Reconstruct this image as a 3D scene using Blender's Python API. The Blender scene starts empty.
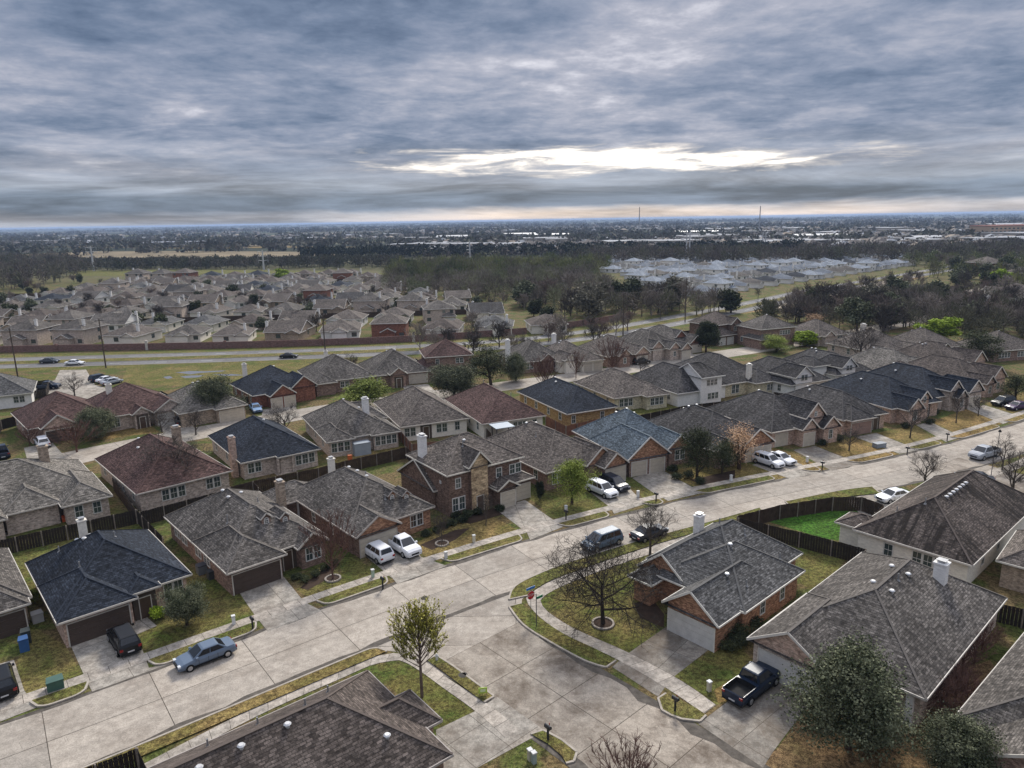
import bpy, math, random
from mathutils import Vector, Matrix
R = math.radians
SC = bpy.context.scene
COL = SC.collection
# ------------------------------------------------------------------ camera
F, H = 711.0, 36.0
PITCH, ROLL = R(13.0), R(0.95)
cd = bpy.data.cameras.new('camera'); cam = bpy.data.objects.new('camera', cd); COL.objects.link(cam)
cd.sensor_width = 36; cd.lens = 36*F/1024; cd.clip_start = 0.5; cd.clip_end = 80000
cam.matrix_world = Matrix.Translation((0, 0, H)) @ Matrix.Rotation(math.pi/2-PITCH, 4, 'X') @ Matrix.Rotation(-ROLL, 4, 'Z')
SC.camera = cam

def ray(px, py):
    u = (px-512)/F; v = (384-py)/F; c, s = math.cos(ROLL), math.sin(ROLL)
    u2 = u*c+v*s; v2 = -u*s+v*c
    return u2, math.cos(PITCH)+v2*math.sin(PITCH), -math.sin(PITCH)+v2*math.cos(PITCH)
def P(px, py, z=0.0):
    a, b, c = ray(px, py); t = (z-H)/c
    return Vector((a*t, b*t, z))
def top_h(base, px, py):
    """height of a thing standing at base whose top shows on image row py"""
    a, b, c = ray(px, py)
    t = base.y/b
    return H+c*t

# ------------------------------------------------------------------ objects
def tag(o, label=None, cat=None, group=None, kind=None):
    if label: o['label'] = label
    if cat: o['category'] = cat
    if group: o['group'] = group
    if kind: o['kind'] = kind
    return o
def empty(name, loc, rz=0.0, label=None, cat=None, group=None):
    o = bpy.data.objects.new(name, None); COL.objects.link(o)
    o.location = loc; o.rotation_euler = (0, 0, rz); o.empty_display_size = 0.3
    return tag(o, label, cat, group)
def copy_tree(o, parent=None):
    c = o.copy(); COL.objects.link(c); c.parent = parent
    for ch in KIDS.get(o.name, ()):  # children registered when built
        copy_tree_child(ch, c)
    return c
KIDS = {}
def copy_tree_child(ch, par):
    d = ch.copy(); COL.objects.link(d); d.parent = par
    for g in KIDS.get(ch.name, ()):
        copy_tree_child(g, d)

class MB:
    def __init__(s): s.v = []; s.f = []; s.m = []; s.uv = []; s.sm = []
    def face(s, pts, mat=0, uv=None, smooth=False):
        i = len(s.v); s.v += [tuple(p) for p in pts]; s.f.append(tuple(range(i, i+len(pts)))); s.m.append(mat); s.sm.append(smooth)
        if uv is None:
            a = Vector(pts[1])-Vector(pts[0]); b = Vector(pts[-1])-Vector(pts[0]); n = a.cross(b)
            if n.length < 1e-9: n = Vector((0, 0, 1))
            n.normalize()
            if abs(n.z) > 0.999: ud, vd = Vector((1, 0, 0)), Vector((0, 1, 0))
            else:
                ud = Vector((-n.y, n.x, 0)).normalized(); vd = n.cross(ud)
            uv = [(Vector(p).dot(ud), Vector(p).dot(vd)) for p in pts]
        s.uv += uv
    def box(s, x0, x1, y0, y1, z0, z1, mat=0, M=None, bottom=True):
        c = [Vector((x, y, z)) for z in (z0, z1) for y in (y0, y1) for x in (x0, x1)]
        if M is not None: c = [M @ p for p in c]
        for q in ((0, 1, 5, 4), (1, 3, 7, 5), (3, 2, 6, 7), (2, 0, 4, 6), (4, 5, 7, 6)) + (((0, 2, 3, 1),) if bottom else ()):
            s.face([c[k] for k in q], mat)
    def bar(s, p0, p1, w, h, mat=0):
        """box along p0-p1, w wide (horizontal), h tall, centred"""
        p0, p1 = Vector(p0), Vector(p1); d = (p1-p0)
        if d.length < 1e-6: return
        d.normalize(); side = Vector((-d.y, d.x, 0))
        if side.length < 1e-6: side = Vector((1, 0, 0))
        side.normalize(); up = d.cross(side)*-1
        if up.z < 0: up = -up
        a, b = side*w/2, up*h/2
        q0 = [p0-a-b, p0+a-b, p0+a+b, p0-a+b]; q1 = [p+(p1-p0) for p in q0]
        for k in range(4): s.face([q0[k], q0[(k+1) % 4], q1[(k+1) % 4], q1[k]], mat)
        s.face(q0[::-1], mat); s.face(q1, mat)
    def tube(s, p0, p1, r0, r1, n=6, mat=0, cap=False):
        p0, p1 = Vector(p0), Vector(p1); d = (p1-p0)
        if d.length < 1e-6: return
        d.normalize(); a = d.orthogonal().normalized(); b = d.cross(a)
        A = [p0+(a*math.cos(2*math.pi*k/n)+b*math.sin(2*math.pi*k/n))*r0 for k in range(n)]
        B = [p1+(a*math.cos(2*math.pi*k/n)+b*math.sin(2*math.pi*k/n))*r1 for k in range(n)]
        for k in range(n):
            j = (k+1) % n
            s.face([A[k], A[j], B[j], B[k]], mat, smooth=n > 4)
        if cap:
            s.face(B, mat); s.face(A[::-1], mat)
    def prism(s, pts, z0, z1, mat=0, side=None):
        n = len(pts)
        s.face([(p[0], p[1], z1) for p in pts], mat)
        for k in range(n):
            a, b = pts[k], pts[(k+1) % n]
            s.face([(a[0], a[1], z0), (b[0], b[1], z0), (b[0], b[1], z1), (a[0], a[1], z1)], mat if side is None else side)
    def build(s, name, mats, parent=None, link=True):
        me = bpy.data.meshes.new(name)
        me.from_pydata(s.v, [], s.f)
        if not isinstance(mats, (list, tuple)): mats = [mats]
        for m in mats: me.materials.append(m)
        me.polygons.foreach_set('material_index', s.m)
        me.polygons.foreach_set('use_smooth', s.sm)
        ul = me.uv_layers.new(name='UVMap')
        ul.data.foreach_set('uv', [c for p in s.uv for c in p])
        me.update()
        o = bpy.data.objects.new(name, me)
        if link: COL.objects.link(o)
        if parent is not None:
            o.parent = parent; KIDS.setdefault(parent.name, []).append(o)
        return o

# ------------------------------------------------------------------ materials
MATS = {}
def newmat(name):
    m = bpy.data.materials.new(name); m.use_nodes = True
    nt = m.node_tree; b = nt.nodes['Principled BSDF']
    b.inputs['Specular IOR Level'].default_value = 0.12
    return m, nt, b
def N(nt, typ, **kw):
    n = nt.nodes.new(typ)
    for k, v in kw.items():
        if k in n.inputs.keys(): n.inputs[k].default_value = v
        else: setattr(n, k, v)
    return n
def L(nt, a, b): nt.links.new(a, b)
def ramp(nt, fac, stops):
    r = nt.nodes.new('ShaderNodeValToRGB'); e = r.color_ramp.elements
    while len(e) < len(stops): e.new(0.5)
    for k, (p, c) in enumerate(stops):
        e[k].position = p; e[k].color = (c[0], c[1], c[2], 1) if not isinstance(c, (int, float)) else (c, c, c, 1)
    L(nt, fac, r.inputs[0]); return r.outputs[0]
def mix(nt, fac, a, b, mode='MIX'):
    m = nt.nodes.new('ShaderNodeMix'); m.data_type = 'RGBA'; m.blend_type = mode
    for sock, v in ((m.inputs[0], fac), (m.inputs[6], a), (m.inputs[7], b)):
        if isinstance(v, (int, float)): sock.default_value = v
        elif isinstance(v, (tuple, list)): sock.default_value = (*v[:3], 1)
        else: L(nt, v, sock)
    return m.outputs[2]
def noise(nt, vec, scale, detail=3, rough=0.6, dist=0.0):
    n = N(nt, 'ShaderNodeTexNoise'); n.inputs['Scale'].default_value = scale; n.inputs['Detail'].default_value = detail
    n.inputs['Roughness'].default_value = rough; n.inputs['Distortion'].default_value = dist
    if vec is not None: L(nt, vec, n.inputs['Vector'])
    return n.outputs[0]
def scaled(nt, vec, s, loc=(0, 0, 0)):
    m = N(nt, 'ShaderNodeMapping'); m.inputs['Scale'].default_value = s; m.inputs['Location'].default_value = loc
    L(nt, vec, m.inputs[0]); return m.outputs[0]
def k3(c, k): return tuple(min(1, x*k) for x in c)
def bump(nt, b, h, strength=0.4, dist=0.05):
    n = N(nt, 'ShaderNodeBump'); n.inputs['Strength'].default_value = strength; n.inputs['Distance'].default_value = dist
    L(nt, h, n.inputs['Height']); L(nt, n.outputs[0], b.inputs['Normal'])

def shingle(name, base, stain=0.3, contrast=0.35):
    key = 'sh_'+name
    if key in MATS: return MATS[key]
    m, nt, b = newmat('shingle_'+name)
    uv = N(nt, 'ShaderNodeTexCoord').outputs['UV']
    gp = N(nt, 'ShaderNodeNewGeometry').outputs['Position']
    br = N(nt, 'ShaderNodeTexBrick'); L(nt, uv, br.inputs['Vector'])
    br.inputs['Color1'].default_value = (*k3(base, 1-contrast), 1); br.inputs['Color2'].default_value = (*k3(base, 1+contrast), 1)
    br.inputs['Mortar'].default_value = (*k3(base, 0.45), 1); br.inputs['Scale'].default_value = 1; br.inputs['Brick Width'].default_value = 0.42
    br.inputs['Row Height'].default_value = 0.2; br.inputs['Mortar Size'].default_value = 0.02; br.offset = 0.37
    n1 = noise(nt, scaled(nt, uv, (2.4, 4.4, 1)), 1.0, 5, 0.8)
    c = mix(nt, 1.0, br.outputs[0], ramp(nt, n1, [(0.38, 0.5), (0.62, 1.55)]), 'MULTIPLY')
    n2 = noise(nt, gp, 0.28, 4, 0.6)
    c = mix(nt, 1.0, c, ramp(nt, n2, [(0.3, 0.72), (0.7, 1.25)]), 'MULTIPLY')
    n3 = noise(nt, scaled(nt, uv, (1.6, 0.16, 1)), 1.0, 4, 0.7)
    n4 = noise(nt, gp, 0.12, 2, 0.5)
    st = mix(nt, 1.0, ramp(nt, n3, [(0.42, 0.0), (0.56, 1.0)]), ramp(nt, n4, [(0.40, 0.0), (0.54, 1.0)]), 'MULTIPLY')
    mm = N(nt, 'ShaderNodeMath', operation='MULTIPLY'); L(nt, st, mm.inputs[0]); mm.inputs[1].default_value = stain
    c = mix(nt, mm.outputs[0], c, k3(base, 0.22))
    L(nt, c, b.inputs['Base Color']); b.inputs['Roughness'].default_value = 0.9
    bump(nt, b, n1, 0.9, 0.06)
    MATS[key] = m; return m
def brick(name, c1, c2, mortar=None, w=0.3, h=0.1):
    key = 'br_'+name
    if key in MATS: return MATS[key]
    m, nt, b = newmat('brick_'+name)
    uv = N(nt, 'ShaderNodeTexCoord').outputs['UV']
    gp = N(nt, 'ShaderNodeNewGeometry').outputs['Position']
    br = N(nt, 'ShaderNodeTexBrick'); L(nt, uv, br.inputs['Vector'])
    br.inputs['Color1'].default_value = (*c1, 1); br.inputs['Color2'].default_value = (*c2, 1); br.inputs['Mortar'].default_value = (*(mortar or tuple((a+b)/2*1.12 for a, b in zip(c1, c2))), 1)
    br.inputs['Scale'].default_value = 1; br.inputs['Brick Width'].default_value = w; br.inputs['Row Height'].default_value = h; br.inputs['Mortar Size'].default_value = 0.008
    n = noise(nt, scaled(nt, gp, (1, 1, 2)), 2.2, 5, 0.8)
    c = mix(nt, 1.0, br.outputs[0], ramp(nt, n, [(0.4, 0.9), (0.6, 1.08)] if min(c1) > 0.5 else [(0.4, 0.6), (0.6, 1.35)]), 'MULTIPLY')
    L(nt, c, b.inputs['Base Color']); b.inputs['Roughness'].default_value = 0.9
    MATS[key] = m; return m
def plain(name, c, rough=0.6, metal=0.0, var=0.12, coat=0.0, scale=1.5):
    key = 'pl_'+name
    if key in MATS: return MATS[key]
    m, nt, b = newmat(name)
    gp = N(nt, 'ShaderNodeNewGeometry').outputs['Position']
    n = noise(nt, gp, scale, 4, 0.7)
    col = mix(nt, 1.0, c, ramp(nt, n, [(0.3, 1-var), (0.7, 1+var)]), 'MULTIPLY')
    b.inputs['Specular IOR Level'].default_value = 0.12 if rough > .55 else 0.5
    L(nt, col, b.inputs['Base Color']); b.inputs['Roughness'].default_value = rough; b.inputs['Metallic'].default_value = metal
    if coat: b.inputs['Specular IOR Level'].default_value = 0.3
    if coat: b.inputs['Coat Weight'].default_value = coat; b.inputs['Coat Roughness'].default_value = 0.08
    MATS[key] = m; return m
def grass(name, green, tan, bias, fine=1.0):
    key = 'gr_'+name
    if key in MATS: return MATS[key]
    m, nt, b = newmat('grass_'+name)
    gp = N(nt, 'ShaderNodeNewGeometry').outputs['Position']
    n1 = noise(nt, gp, 0.22, 5, 0.65, 0.6); n2 = noise(nt, gp, 2.6*fine, 5, 0.8); n3 = noise(nt, gp, 14, 2, 0.7)
    a = N(nt, 'ShaderNodeMath', operation='MULTIPLY_ADD'); L(nt, n2, a.inputs[0]); a.inputs[1].default_value = 0.55
    s = N(nt, 'ShaderNodeMath', operation='MULTIPLY_ADD'); L(nt, n1, s.inputs[0]); s.inputs[1].default_value = 1.5; s.inputs[2].default_value = bias-1.02
    L(nt, s.outputs[0], a.inputs[2])
    c = mix(nt, ramp(nt, a.outputs[0], [(0.2, 0.0), (0.75, 1.0)]), tan, green)
    n4 = noise(nt, gp, 0.9, 5, 0.85, 0.5)
    c = mix(nt, ramp(nt, n4, [(0.5, 0.0), (0.58, 0.6)]), c, k3(tan, 0.42))
    c = mix(nt, 1.0, c, ramp(nt, n2, [(0.42, 0.5), (0.58, 1.5)]), 'MULTIPLY')
    c = mix(nt, 1.0, c, ramp(nt, n3, [(0.35, 0.45), (0.65, 1.6)]), 'MULTIPLY')
    L(nt, c, b.inputs['Base Color']); b.inputs['Roughness'].default_value = 1.0
    bump(nt, b, n2, 1.0, 0.15)
    MATS[key] = m; return m
def concrete(name, base, joint_u=4.5, joint_v=4.6, dirt=0.5, road=False, tint=(0.13, 0.1, 0.075)):
    key = 'co_'+name
    if key in MATS: return MATS[key]
    m, nt, b = newmat('concrete_'+name)
    uv = N(nt, 'ShaderNodeTexCoord').outputs['UV']; gp = N(nt, 'ShaderNodeNewGeometry').outputs['Position']
    n1 = noise(nt, gp, 0.22, 9, 0.78, 0.25); n2 = noise(nt, gp, 1.3, 6, 0.75); n3 = noise(nt, gp, 9, 3, 0.7)
    br = N(nt, 'ShaderNodeTexBrick'); L(nt, uv, br.inputs['Vector']); br.offset = 0.0
    br.inputs['Color1'].default_value = (0.86, 0.86, 0.86, 1); br.inputs['Color2'].default_value = (1.12, 1.1, 1.08, 1); br.inputs['Mortar'].default_value = (0.2, 0.19, 0.18, 1)
    br.inputs['Scale'].default_value = 1; br.inputs['Brick Width'].default_value = joint_u; br.inputs['Row Height'].default_value = joint_v
    br.inputs['Mortar Size'].default_value = 0.035 if road else 0.022; br.inputs['Mortar Smooth'].default_value = 0.3
    c = mix(nt, 1.0, br.outputs[0], base, 'MULTIPLY')
    c = mix(nt, 1.0, c, ramp(nt, n2, [(0.38, 0.82), (0.62, 1.14)] if road else [(0.4, 0.68), (0.6, 1.22)]), 'MULTIPLY')
    c = mix(nt, 1.0, c, ramp(nt, n3, [(0.35, 0.8), (0.65, 1.15)]), 'MULTIPLY')
    d = N(nt, 'ShaderNodeMath', operation='MULTIPLY'); L(nt, ramp(nt, n1, [(0.5-dirt*0.08, 0.0), (0.62, 1.0)]), d.inputs[0]); d.inputs[1].default_value = dirt
    c = mix(nt, d.outputs[0], c, tint)
    if road:   # tyre-dark gutters and long thin scuffs along the lane
        st = noise(nt, scaled(nt, uv, (0.05, 1.5, 1)), 1.0, 4, 0.7)
        c = mix(nt, 1.0, c, ramp(nt, st, [(0.3, 0.86), (0.7, 1.1)]), 'MULTIPLY')
        cr = N(nt, 'ShaderNodeTexVoronoi', feature='DISTANCE_TO_EDGE'); L(nt, scaled(nt, gp, (0.16, 0.16, 0.16)), cr.inputs['Vector'])
        ck = ramp(nt, cr.outputs[0], [(0.0, 0.25), (0.006, 1.0)])
        c = mix(nt, 0.55, c, mix(nt, 1.0, c, ck, 'MULTIPLY'))
    L(nt, c, b.inputs['Base Color']); b.inputs['Roughness'].default_value = 0.8
    bump(nt, b, n3, 0.25, 0.01)
    MATS[key] = m; return m
def foliage(name, dark, light, trans=0.0):
    key = 'fo_'+name
    if key in MATS: return MATS[key]
    m, nt, b = newmat('foliage_'+name)
    gp = N(nt, 'ShaderNodeNewGeometry').outputs['Position']; oi = N(nt, 'ShaderNodeObjectInfo').outputs['Random']
    n = noise(nt, gp, 1.1, 3, 0.7); n2 = noise(nt, gp, 9, 2, 0.7)
    c = mix(nt, ramp(nt, n, [(0.4, 0.0), (0.6, 1.0)]), dark, light)
    c = mix(nt, 1.0, c, ramp(nt, n2, [(0.3, 0.6), (0.7, 1.45)]), 'MULTIPLY')
    c = mix(nt, 1.0, c, ramp(nt, oi, [(0.0, 0.75), (1.0, 1.25)]), 'MULTIPLY')
    L(nt, c, b.inputs['Base Color']); b.inputs['Roughness'].default_value = 0.85
    MATS[key] = m; return m
def glass(name='window', c=(0.05, 0.068, 0.066)):
    key = 'gl_'+name
    if key in MATS: return MATS[key]
    m, nt, b = newmat('glass_'+name)
    b.inputs['Base Color'].default_value = (*c, 1); b.inputs['Roughness'].default_value = 0.07; b.inputs['Specular IOR Level'].default_value = 0.8
    MATS[key] = m; return m
def paint(name, c, rough=0.34): return plain('car_paint_'+name, c, rough, 0.0, 0.03, 0.2)

SH = dict(grey=(0.135, 0.121, 0.108), warm=(0.135, 0.115, 0.1), brown=(0.11, 0.09, 0.078), maroon=(0.105, 0.064, 0.056), navy=(0.032, 0.038, 0.050),
          blue=(0.11, 0.135, 0.155), dark=(0.078, 0.073, 0.071), pale=(0.18, 0.163, 0.142), slate=(0.115, 0.112, 0.108), white=(0.27, 0.3, 0.34), lightgrey=(0.17, 0.19, 0.22))
def SHM(k, stain=0.35): return shingle(k+('_stained' if stain > 0.6 else ''), SH[k], stain, 0.42 if k == 'blue' else 0.2 if k in ('white', 'lightgrey') else 0.5)
BRK = dict(red=((0.3, 0.14, 0.095), (0.17, 0.075, 0.05)), orange=((0.46, 0.27, 0.165), (0.20, 0.10, 0.065)), pink=((0.56, 0.42, 0.33), (0.4, 0.27, 0.21)),
           brown=((0.24, 0.165, 0.125), (0.11, 0.07, 0.055)), tan=((0.42, 0.34, 0.26), (0.3, 0.23, 0.17)), stone=((0.62, 0.47, 0.29), (0.26, 0.18, 0.11)),
           cream=((0.8, 0.75, 0.65), (0.7, 0.65, 0.57)), white=((0.78, 0.76, 0.72), (0.7, 0.68, 0.65)), palebrick=((0.54, 0.46, 0.39), (0.4, 0.32, 0.265)), dull=((0.33, 0.23, 0.18), (0.19, 0.125, 0.10)))
def BRM(k): return brick(k, *BRK[k]) if k != 'stone' else brick(k, *BRK[k], (0.3, 0.25, 0.18), 0.5, 0.28)
# ------------------------------------------------------------------ world, light, air
def build_world():
    w = bpy.data.worlds.new('World'); SC.world = w; w.use_nodes = True; nt = w.node_tree
    bg = nt.nodes['Background']
    tc = N(nt, 'ShaderNodeTexCoord').outputs['Generated']
    sx = N(nt, 'ShaderNodeSeparateXYZ'); L(nt, tc, sx.inputs[0])
    def M(op, a, b=None, c=None, clamp=False):
        n = N(nt, 'ShaderNodeMath', operation=op); n.use_clamp = clamp
        for k, v in enumerate((a, b, c)):
            if v is None: continue
            if isinstance(v, (int, float)): n.inputs[k].default_value = v
            else: L(nt, v, n.inputs[k])
        return n.outputs[0]
    X, Y, Z = sx.outputs
    zz = M('ADD', M('MAXIMUM', Z, 0.0), 0.11)
    cx = N(nt, 'ShaderNodeCombineXYZ'); L(nt, M('DIVIDE', X, zz), cx.inputs[0]); L(nt, M('DIVIDE', Y, zz), cx.inputs[1])
    plane = cx.outputs[0]
    big = noise(nt, scaled(nt, plane, (0.75, 0.8, 1), (3.1, 1.7, 0)), 1.0, 6, 0.55, 0.3)
    med = noise(nt, scaled(nt, plane, (2.1, 2.3, 1), (7.3, 2.2, 0)), 1.0, 9, 0.6, 0.35)
    fin = noise(nt, scaled(nt, plane, (7.0, 7.0, 1), (1.3, 9.2, 0)), 1.0, 7, 0.62, 0.2)
    el = M('MULTIPLY', M('ARCSINE', Z), 57.3); az = M('MULTIPLY', M('ARCTAN2', X, Y), 57.3)
    cv = N(nt, 'ShaderNodeCombineXYZ'); L(nt, az, cv.inputs[0]); L(nt, el, cv.inputs[1])
    puff = noise(nt, scaled(nt, cv.outputs[0], (0.055, 0.16, 1), (2.2, 5.1, 0)), 1.0, 10, 0.62, 0.25)
    s = M('ADD', M('ADD', M('MULTIPLY', big, 0.32), M('MULTIPLY', puff, 0.3)), M('ADD', M('MULTIPLY', med, 0.26), M('MULTIPLY', fin, 0.12)))
    cl = ramp(nt, s, [(0.39, (0.05, 0.075, 0.125)), (0.45, (0.095, 0.125, 0.185)), (0.50, (0.15, 0.175, 0.235)), (0.555, (0.24, 0.25, 0.30)), (0.63, (0.48, 0.475, 0.51))])
    # thinner cloud, brighter, high overhead
    up = ramp(nt, Z, [(0.0, 1.15), (0.42, 1.15), (0.55, 2.3), (1.0, 3.9)])
    cl = mix(nt, 1.0, cl, up, 'MULTIPLY')
    # low veil towards the horizon
    el = M('MULTIPLY', M('ARCSINE', Z), 57.3); az = M('MULTIPLY', M('ARCTAN2', X, Y), 57.3)
    cv = N(nt, 'ShaderNodeCombineXYZ'); L(nt, az, cv.inputs[0]); L(nt, el, cv.inputs[1])
    wob = noise(nt, scaled(nt, cv.outputs[0], (0.08, 0.5, 1)), 1.0, 6, 0.6, 0.3)
    el2 = M('ADD', el, M('MULTIPLY', M('SUBTRACT', wob, 0.5), 1.5))
    band = ramp(nt, M('DIVIDE', el2, 10.0), [(0.0, (0.26, 0.27, 0.3)), (0.06, (0.26, 0.27, 0.3)), (0.11, (0.115, 0.145, 0.19)), (0.19, (0.12, 0.15, 0.195)), (0.26, (0.21, 0.235, 0.28)), (0.6, (0.23, 0.25, 0.295))])
    warm = M('MULTIPLY', ramp(nt, M('DIVIDE', el2, 10.0), [(0.03, 1.0), (0.1, 0.0)]), ramp(nt, M('ADD', M('DIVIDE', az, 80.0), 0.5), [(0.3, 0.0), (0.5, 1.0), (0.8, 0.8), (0.9, 0.3)]))
    band = mix(nt, warm, band, (0.5, 0.42, 0.36))
    bf = ramp(nt, M('DIVIDE', el2, 10.0), [(0.0, 1.0), (0.26, 1.0), (0.62, 0.0)])
    # the break in the cloud low over the horizon
    gw = noise(nt, scaled(nt, cv.outputs[0], (0.14, 1.1, 1), (4.2, 0.3, 0)), 1.0, 8, 0.62, 0.4)
    gx = M('DIVIDE', M('SUBTRACT', az, 8.5), 23.0); gy = M('DIVIDE', M('SUBTRACT', el, M('ADD', 4.3, M('MULTIPLY', M('SUBTRACT', az, 7.5), -0.012))), 1.45)
    d = M('ADD', M('MULTIPLY', gx, gx), M('MULTIPLY', gy, gy))
    g = M('ADD', M('SUBTRACT', 1.0, d), M('MULTIPLY', M('SUBTRACT', gw, 0.5), 3.4))
    gap = ramp(nt, g, [(0.3, 0.0), (1.0, 1.0)])
    gc = ramp(nt, g, [(0.5, (0.5, 0.46, 0.43)), (1.1, (1.0, 0.92, 0.82))])
    cl = mix(nt, 1.0, cl, ramp(nt, Z, [(0.42, (1, 1, 1)), (0.6, (1.08, 1.0, 0.9))]), 'MULTIPLY')
    band = mix(nt, 1.0, band, ramp(nt, noise(nt, scaled(nt, cv.outputs[0], (0.07, 0.65, 1), (9, 3, 0)), 1.0, 9, 0.62, 0.3), [(0.38, 0.62), (0.62, 1.4)]), 'MULTIPLY')
    col = mix(nt, bf, cl, band)
    bl = M('MULTIPLY', M('MULTIPLY', bf, ramp(nt, M('DIVIDE', el, 10.0), [(0.3, 0.0), (0.5, 1.0)])), 0.6)
    col = mix(nt, bl, col, cl)
    col = mix(nt, gap, col, gc)
    below = ramp(nt, M('ADD', M('MULTIPLY', Z, 50), 0.5), [(0.3, 0.0), (0.5, 1.0)])
    col = mix(nt, below, (0.12, 0.13, 0.14), col)
    sky = N(nt, 'ShaderNodeTexSky', sky_type='NISHITA'); sky.sun_disc = False
    sky.sun_elevation = SUN_EL; sky.sun_rotation = SUN_AZ
    # open sky shows faintly through the cloud deck
    col = mix(nt, 0.002, col, sky.outputs[0])
    L(nt, col, bg.inputs[0]); bg.inputs[1].default_value = WORLD_K
SUN_EL, SUN_AZ = R(38), R(12)
WORLD_K = 1.0; EXPO = 0.65
build_world()
sd = bpy.data.lights.new('sun', 'SUN'); sd.energy = 2.7; sd.angle = R(14); sd.color = (1.0, 0.95, 0.87)
so = bpy.data.objects.new('sun', sd); COL.objects.link(so)
so.rotation_euler = Vector((-math.sin(SUN_AZ)*math.cos(SUN_EL), -math.cos(SUN_AZ)*math.cos(SUN_EL), -math.sin(SUN_EL))).to_track_quat('-Z', 'Y').to_euler()
SC.view_settings.view_transform = 'Standard'; SC.view_settings.look = 'None'; SC.view_settings.exposure = EXPO if 'EXPO' in globals() else 0.0
SC.view_settings.gamma = 1; SC.view_settings.use_curve_mapping = False
SC.cycles.max_bounces = 5; SC.cycles.diffuse_bounces = 2; SC.cycles.glossy_bounces = 2; SC.cycles.volume_bounces = 0
SC.cycles.transparent_max_bounces = 6; SC.cycles.use_denoising = True; SC.cycles.denoiser = 'OPENIMAGEDENOISE'; SC.cycles.denoising_input_passes = 'RGB_ALBEDO_NORMAL'; SC.cycles.denoising_prefilter = 'ACCURATE'; SC.cycles.sample_clamp_indirect = 4
def build_haze():
    mb = MB(); mb.box(-30000, 30000, -400, 34000, -1.2, H+6)
    m, nt, b = newmat('air'); nt.nodes.remove(b)
    v = N(nt, 'ShaderNodeVolumePrincipled'); v.inputs['Color'].default_value = (0.5, 0.66, 0.95, 1); v.inputs['Density'].default_value = 0.00009
    v.inputs['Anisotropy'].default_value = 0.1
    L(nt, v.outputs[0], nt.nodes['Material Output'].inputs['Volume'])
    tag(mb.build('haze', m), kind='stuff')
build_haze()

# ------------------------------------------------------------------ ground
def ground():
    m, nt, b = newmat('ground_far')
    gp = N(nt, 'ShaderNodeNewGeometry').outputs['Position']
    n1 = noise(nt, gp, 0.22, 5, 0.65, 0.6); n2 = noise(nt, gp, 2.6, 5, 0.8); n3 = noise(nt, gp, 14, 2, 0.7)
    near = mix(nt, ramp(nt, n1, [(0.43, 0.0), (0.57, 1.0)]), (0.13, 0.095, 0.045), (0.07, 0.085, 0.022))
    near = mix(nt, 1.0, near, ramp(nt, n2, [(0.42, 0.5), (0.58, 1.5)]), 'MULTIPLY')
    near = mix(nt, 1.0, near, ramp(nt, n3, [(0.35, 0.55), (0.65, 1.5)]), 'MULTIPLY')
    vo = N(nt, 'ShaderNodeTexVoronoi'); L(nt, scaled(nt, gp, (0.0011, 0.0034, 1)), vo.inputs['Vector']); vo.inputs['Scale'].default_value = 1
    sep = N(nt, 'ShaderNodeSeparateColor'); L(nt, vo.outputs['Color'], sep.inputs[0])
    far = ramp(nt, sep.outputs[0], [(0.0, (0.02, 0.026, 0.014)), (0.45, (0.028, 0.034, 0.018)), (0.6, (0.10, 0.075, 0.045)), (0.75, (0.05, 0.08, 0.025)), (0.9, (0.13, 0.115, 0.08))])
    n5 = noise(nt, scaled(nt, gp, (0.002, 0.006, 1)), 1.0, 5, 0.7)
    far = mix(nt, ramp(nt, n5, [(0.45, 0.0), (0.58, 1.0)]), far, (0.018, 0.024, 0.013))
    far = mix(nt, 1.0, far, ramp(nt, noise(nt, gp, 0.05, 5, 0.8), [(0.3, 0.55), (0.7, 1.5)]), 'MULTIPLY')
    sx = N(nt, 'ShaderNodeSeparateXYZ'); L(nt, gp, sx.inputs[0])
    d = N(nt, 'ShaderNodeMath', operation='MULTIPLY_ADD'); L(nt, sx.outputs[1], d.inputs[0]); d.inputs[1].default_value = 1/300.0; d.inputs[2].default_value = -430/300.0; d.use_clamp = True
    L(nt, mix(nt, d.outputs[0], near, far), b.inputs['Base Color']); b.inputs['Roughness'].default_value = 1
    bump(nt, b, n3, 0.6, 0.05)
    mb = MB()
    xs = [-28000, -6000, -1500, -400, 0, 400, 1500, 6000, 28000]; ys = [-300, 0, 300, 1000, 4000, 12000, 32000]
    for i in range(len(xs)-1):
        for j in range(len(ys)-1):
            mb.face([(xs[i], ys[j], 0), (xs[i+1], ys[j], 0), (xs[i+1], ys[j+1], 0), (xs[i], ys[j+1], 0)])
    tag(mb.build('ground', m), kind='structure')
ground()
C_road = concrete('road', (0.38, 0.34, 0.29), 7.5, 4.6, 0.35, True)
C_road2 = concrete('side_road', (0.37, 0.325, 0.27), 5.0, 4.9, 0.85, True, (0.10, 0.075, 0.055))
C_walk = concrete('walk', (0.40, 0.36, 0.31), 1.5, 50, 0.35)
C_drive = concrete('drive', (0.36, 0.33, 0.285), 3.0, 3.0, 0.5)
C_drive2 = concrete('drive_stained', (0.27, 0.245, 0.21), 3.0, 3.0, 0.85)
C_kerb = plain('kerb_concrete', (0.36, 0.32, 0.27), 0.85, var=0.25)
C_asph = concrete('avenue', (0.17, 0.17, 0.172), 9.0, 4.4, 0.3, True)
G_mix = grass('mixed', (0.075, 0.095, 0.02), (0.2, 0.15, 0.06), 0.5)
G_tan = grass('tan', (0.085, 0.09, 0.022), (0.25, 0.175, 0.07), 0.4)
G_rust = grass('rust', (0.12, 0.10, 0.03), (0.27, 0.175, 0.07), 0.45)
G_green = grass('green', (0.072, 0.098, 0.022), (0.18, 0.14, 0.05), 0.52)
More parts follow.
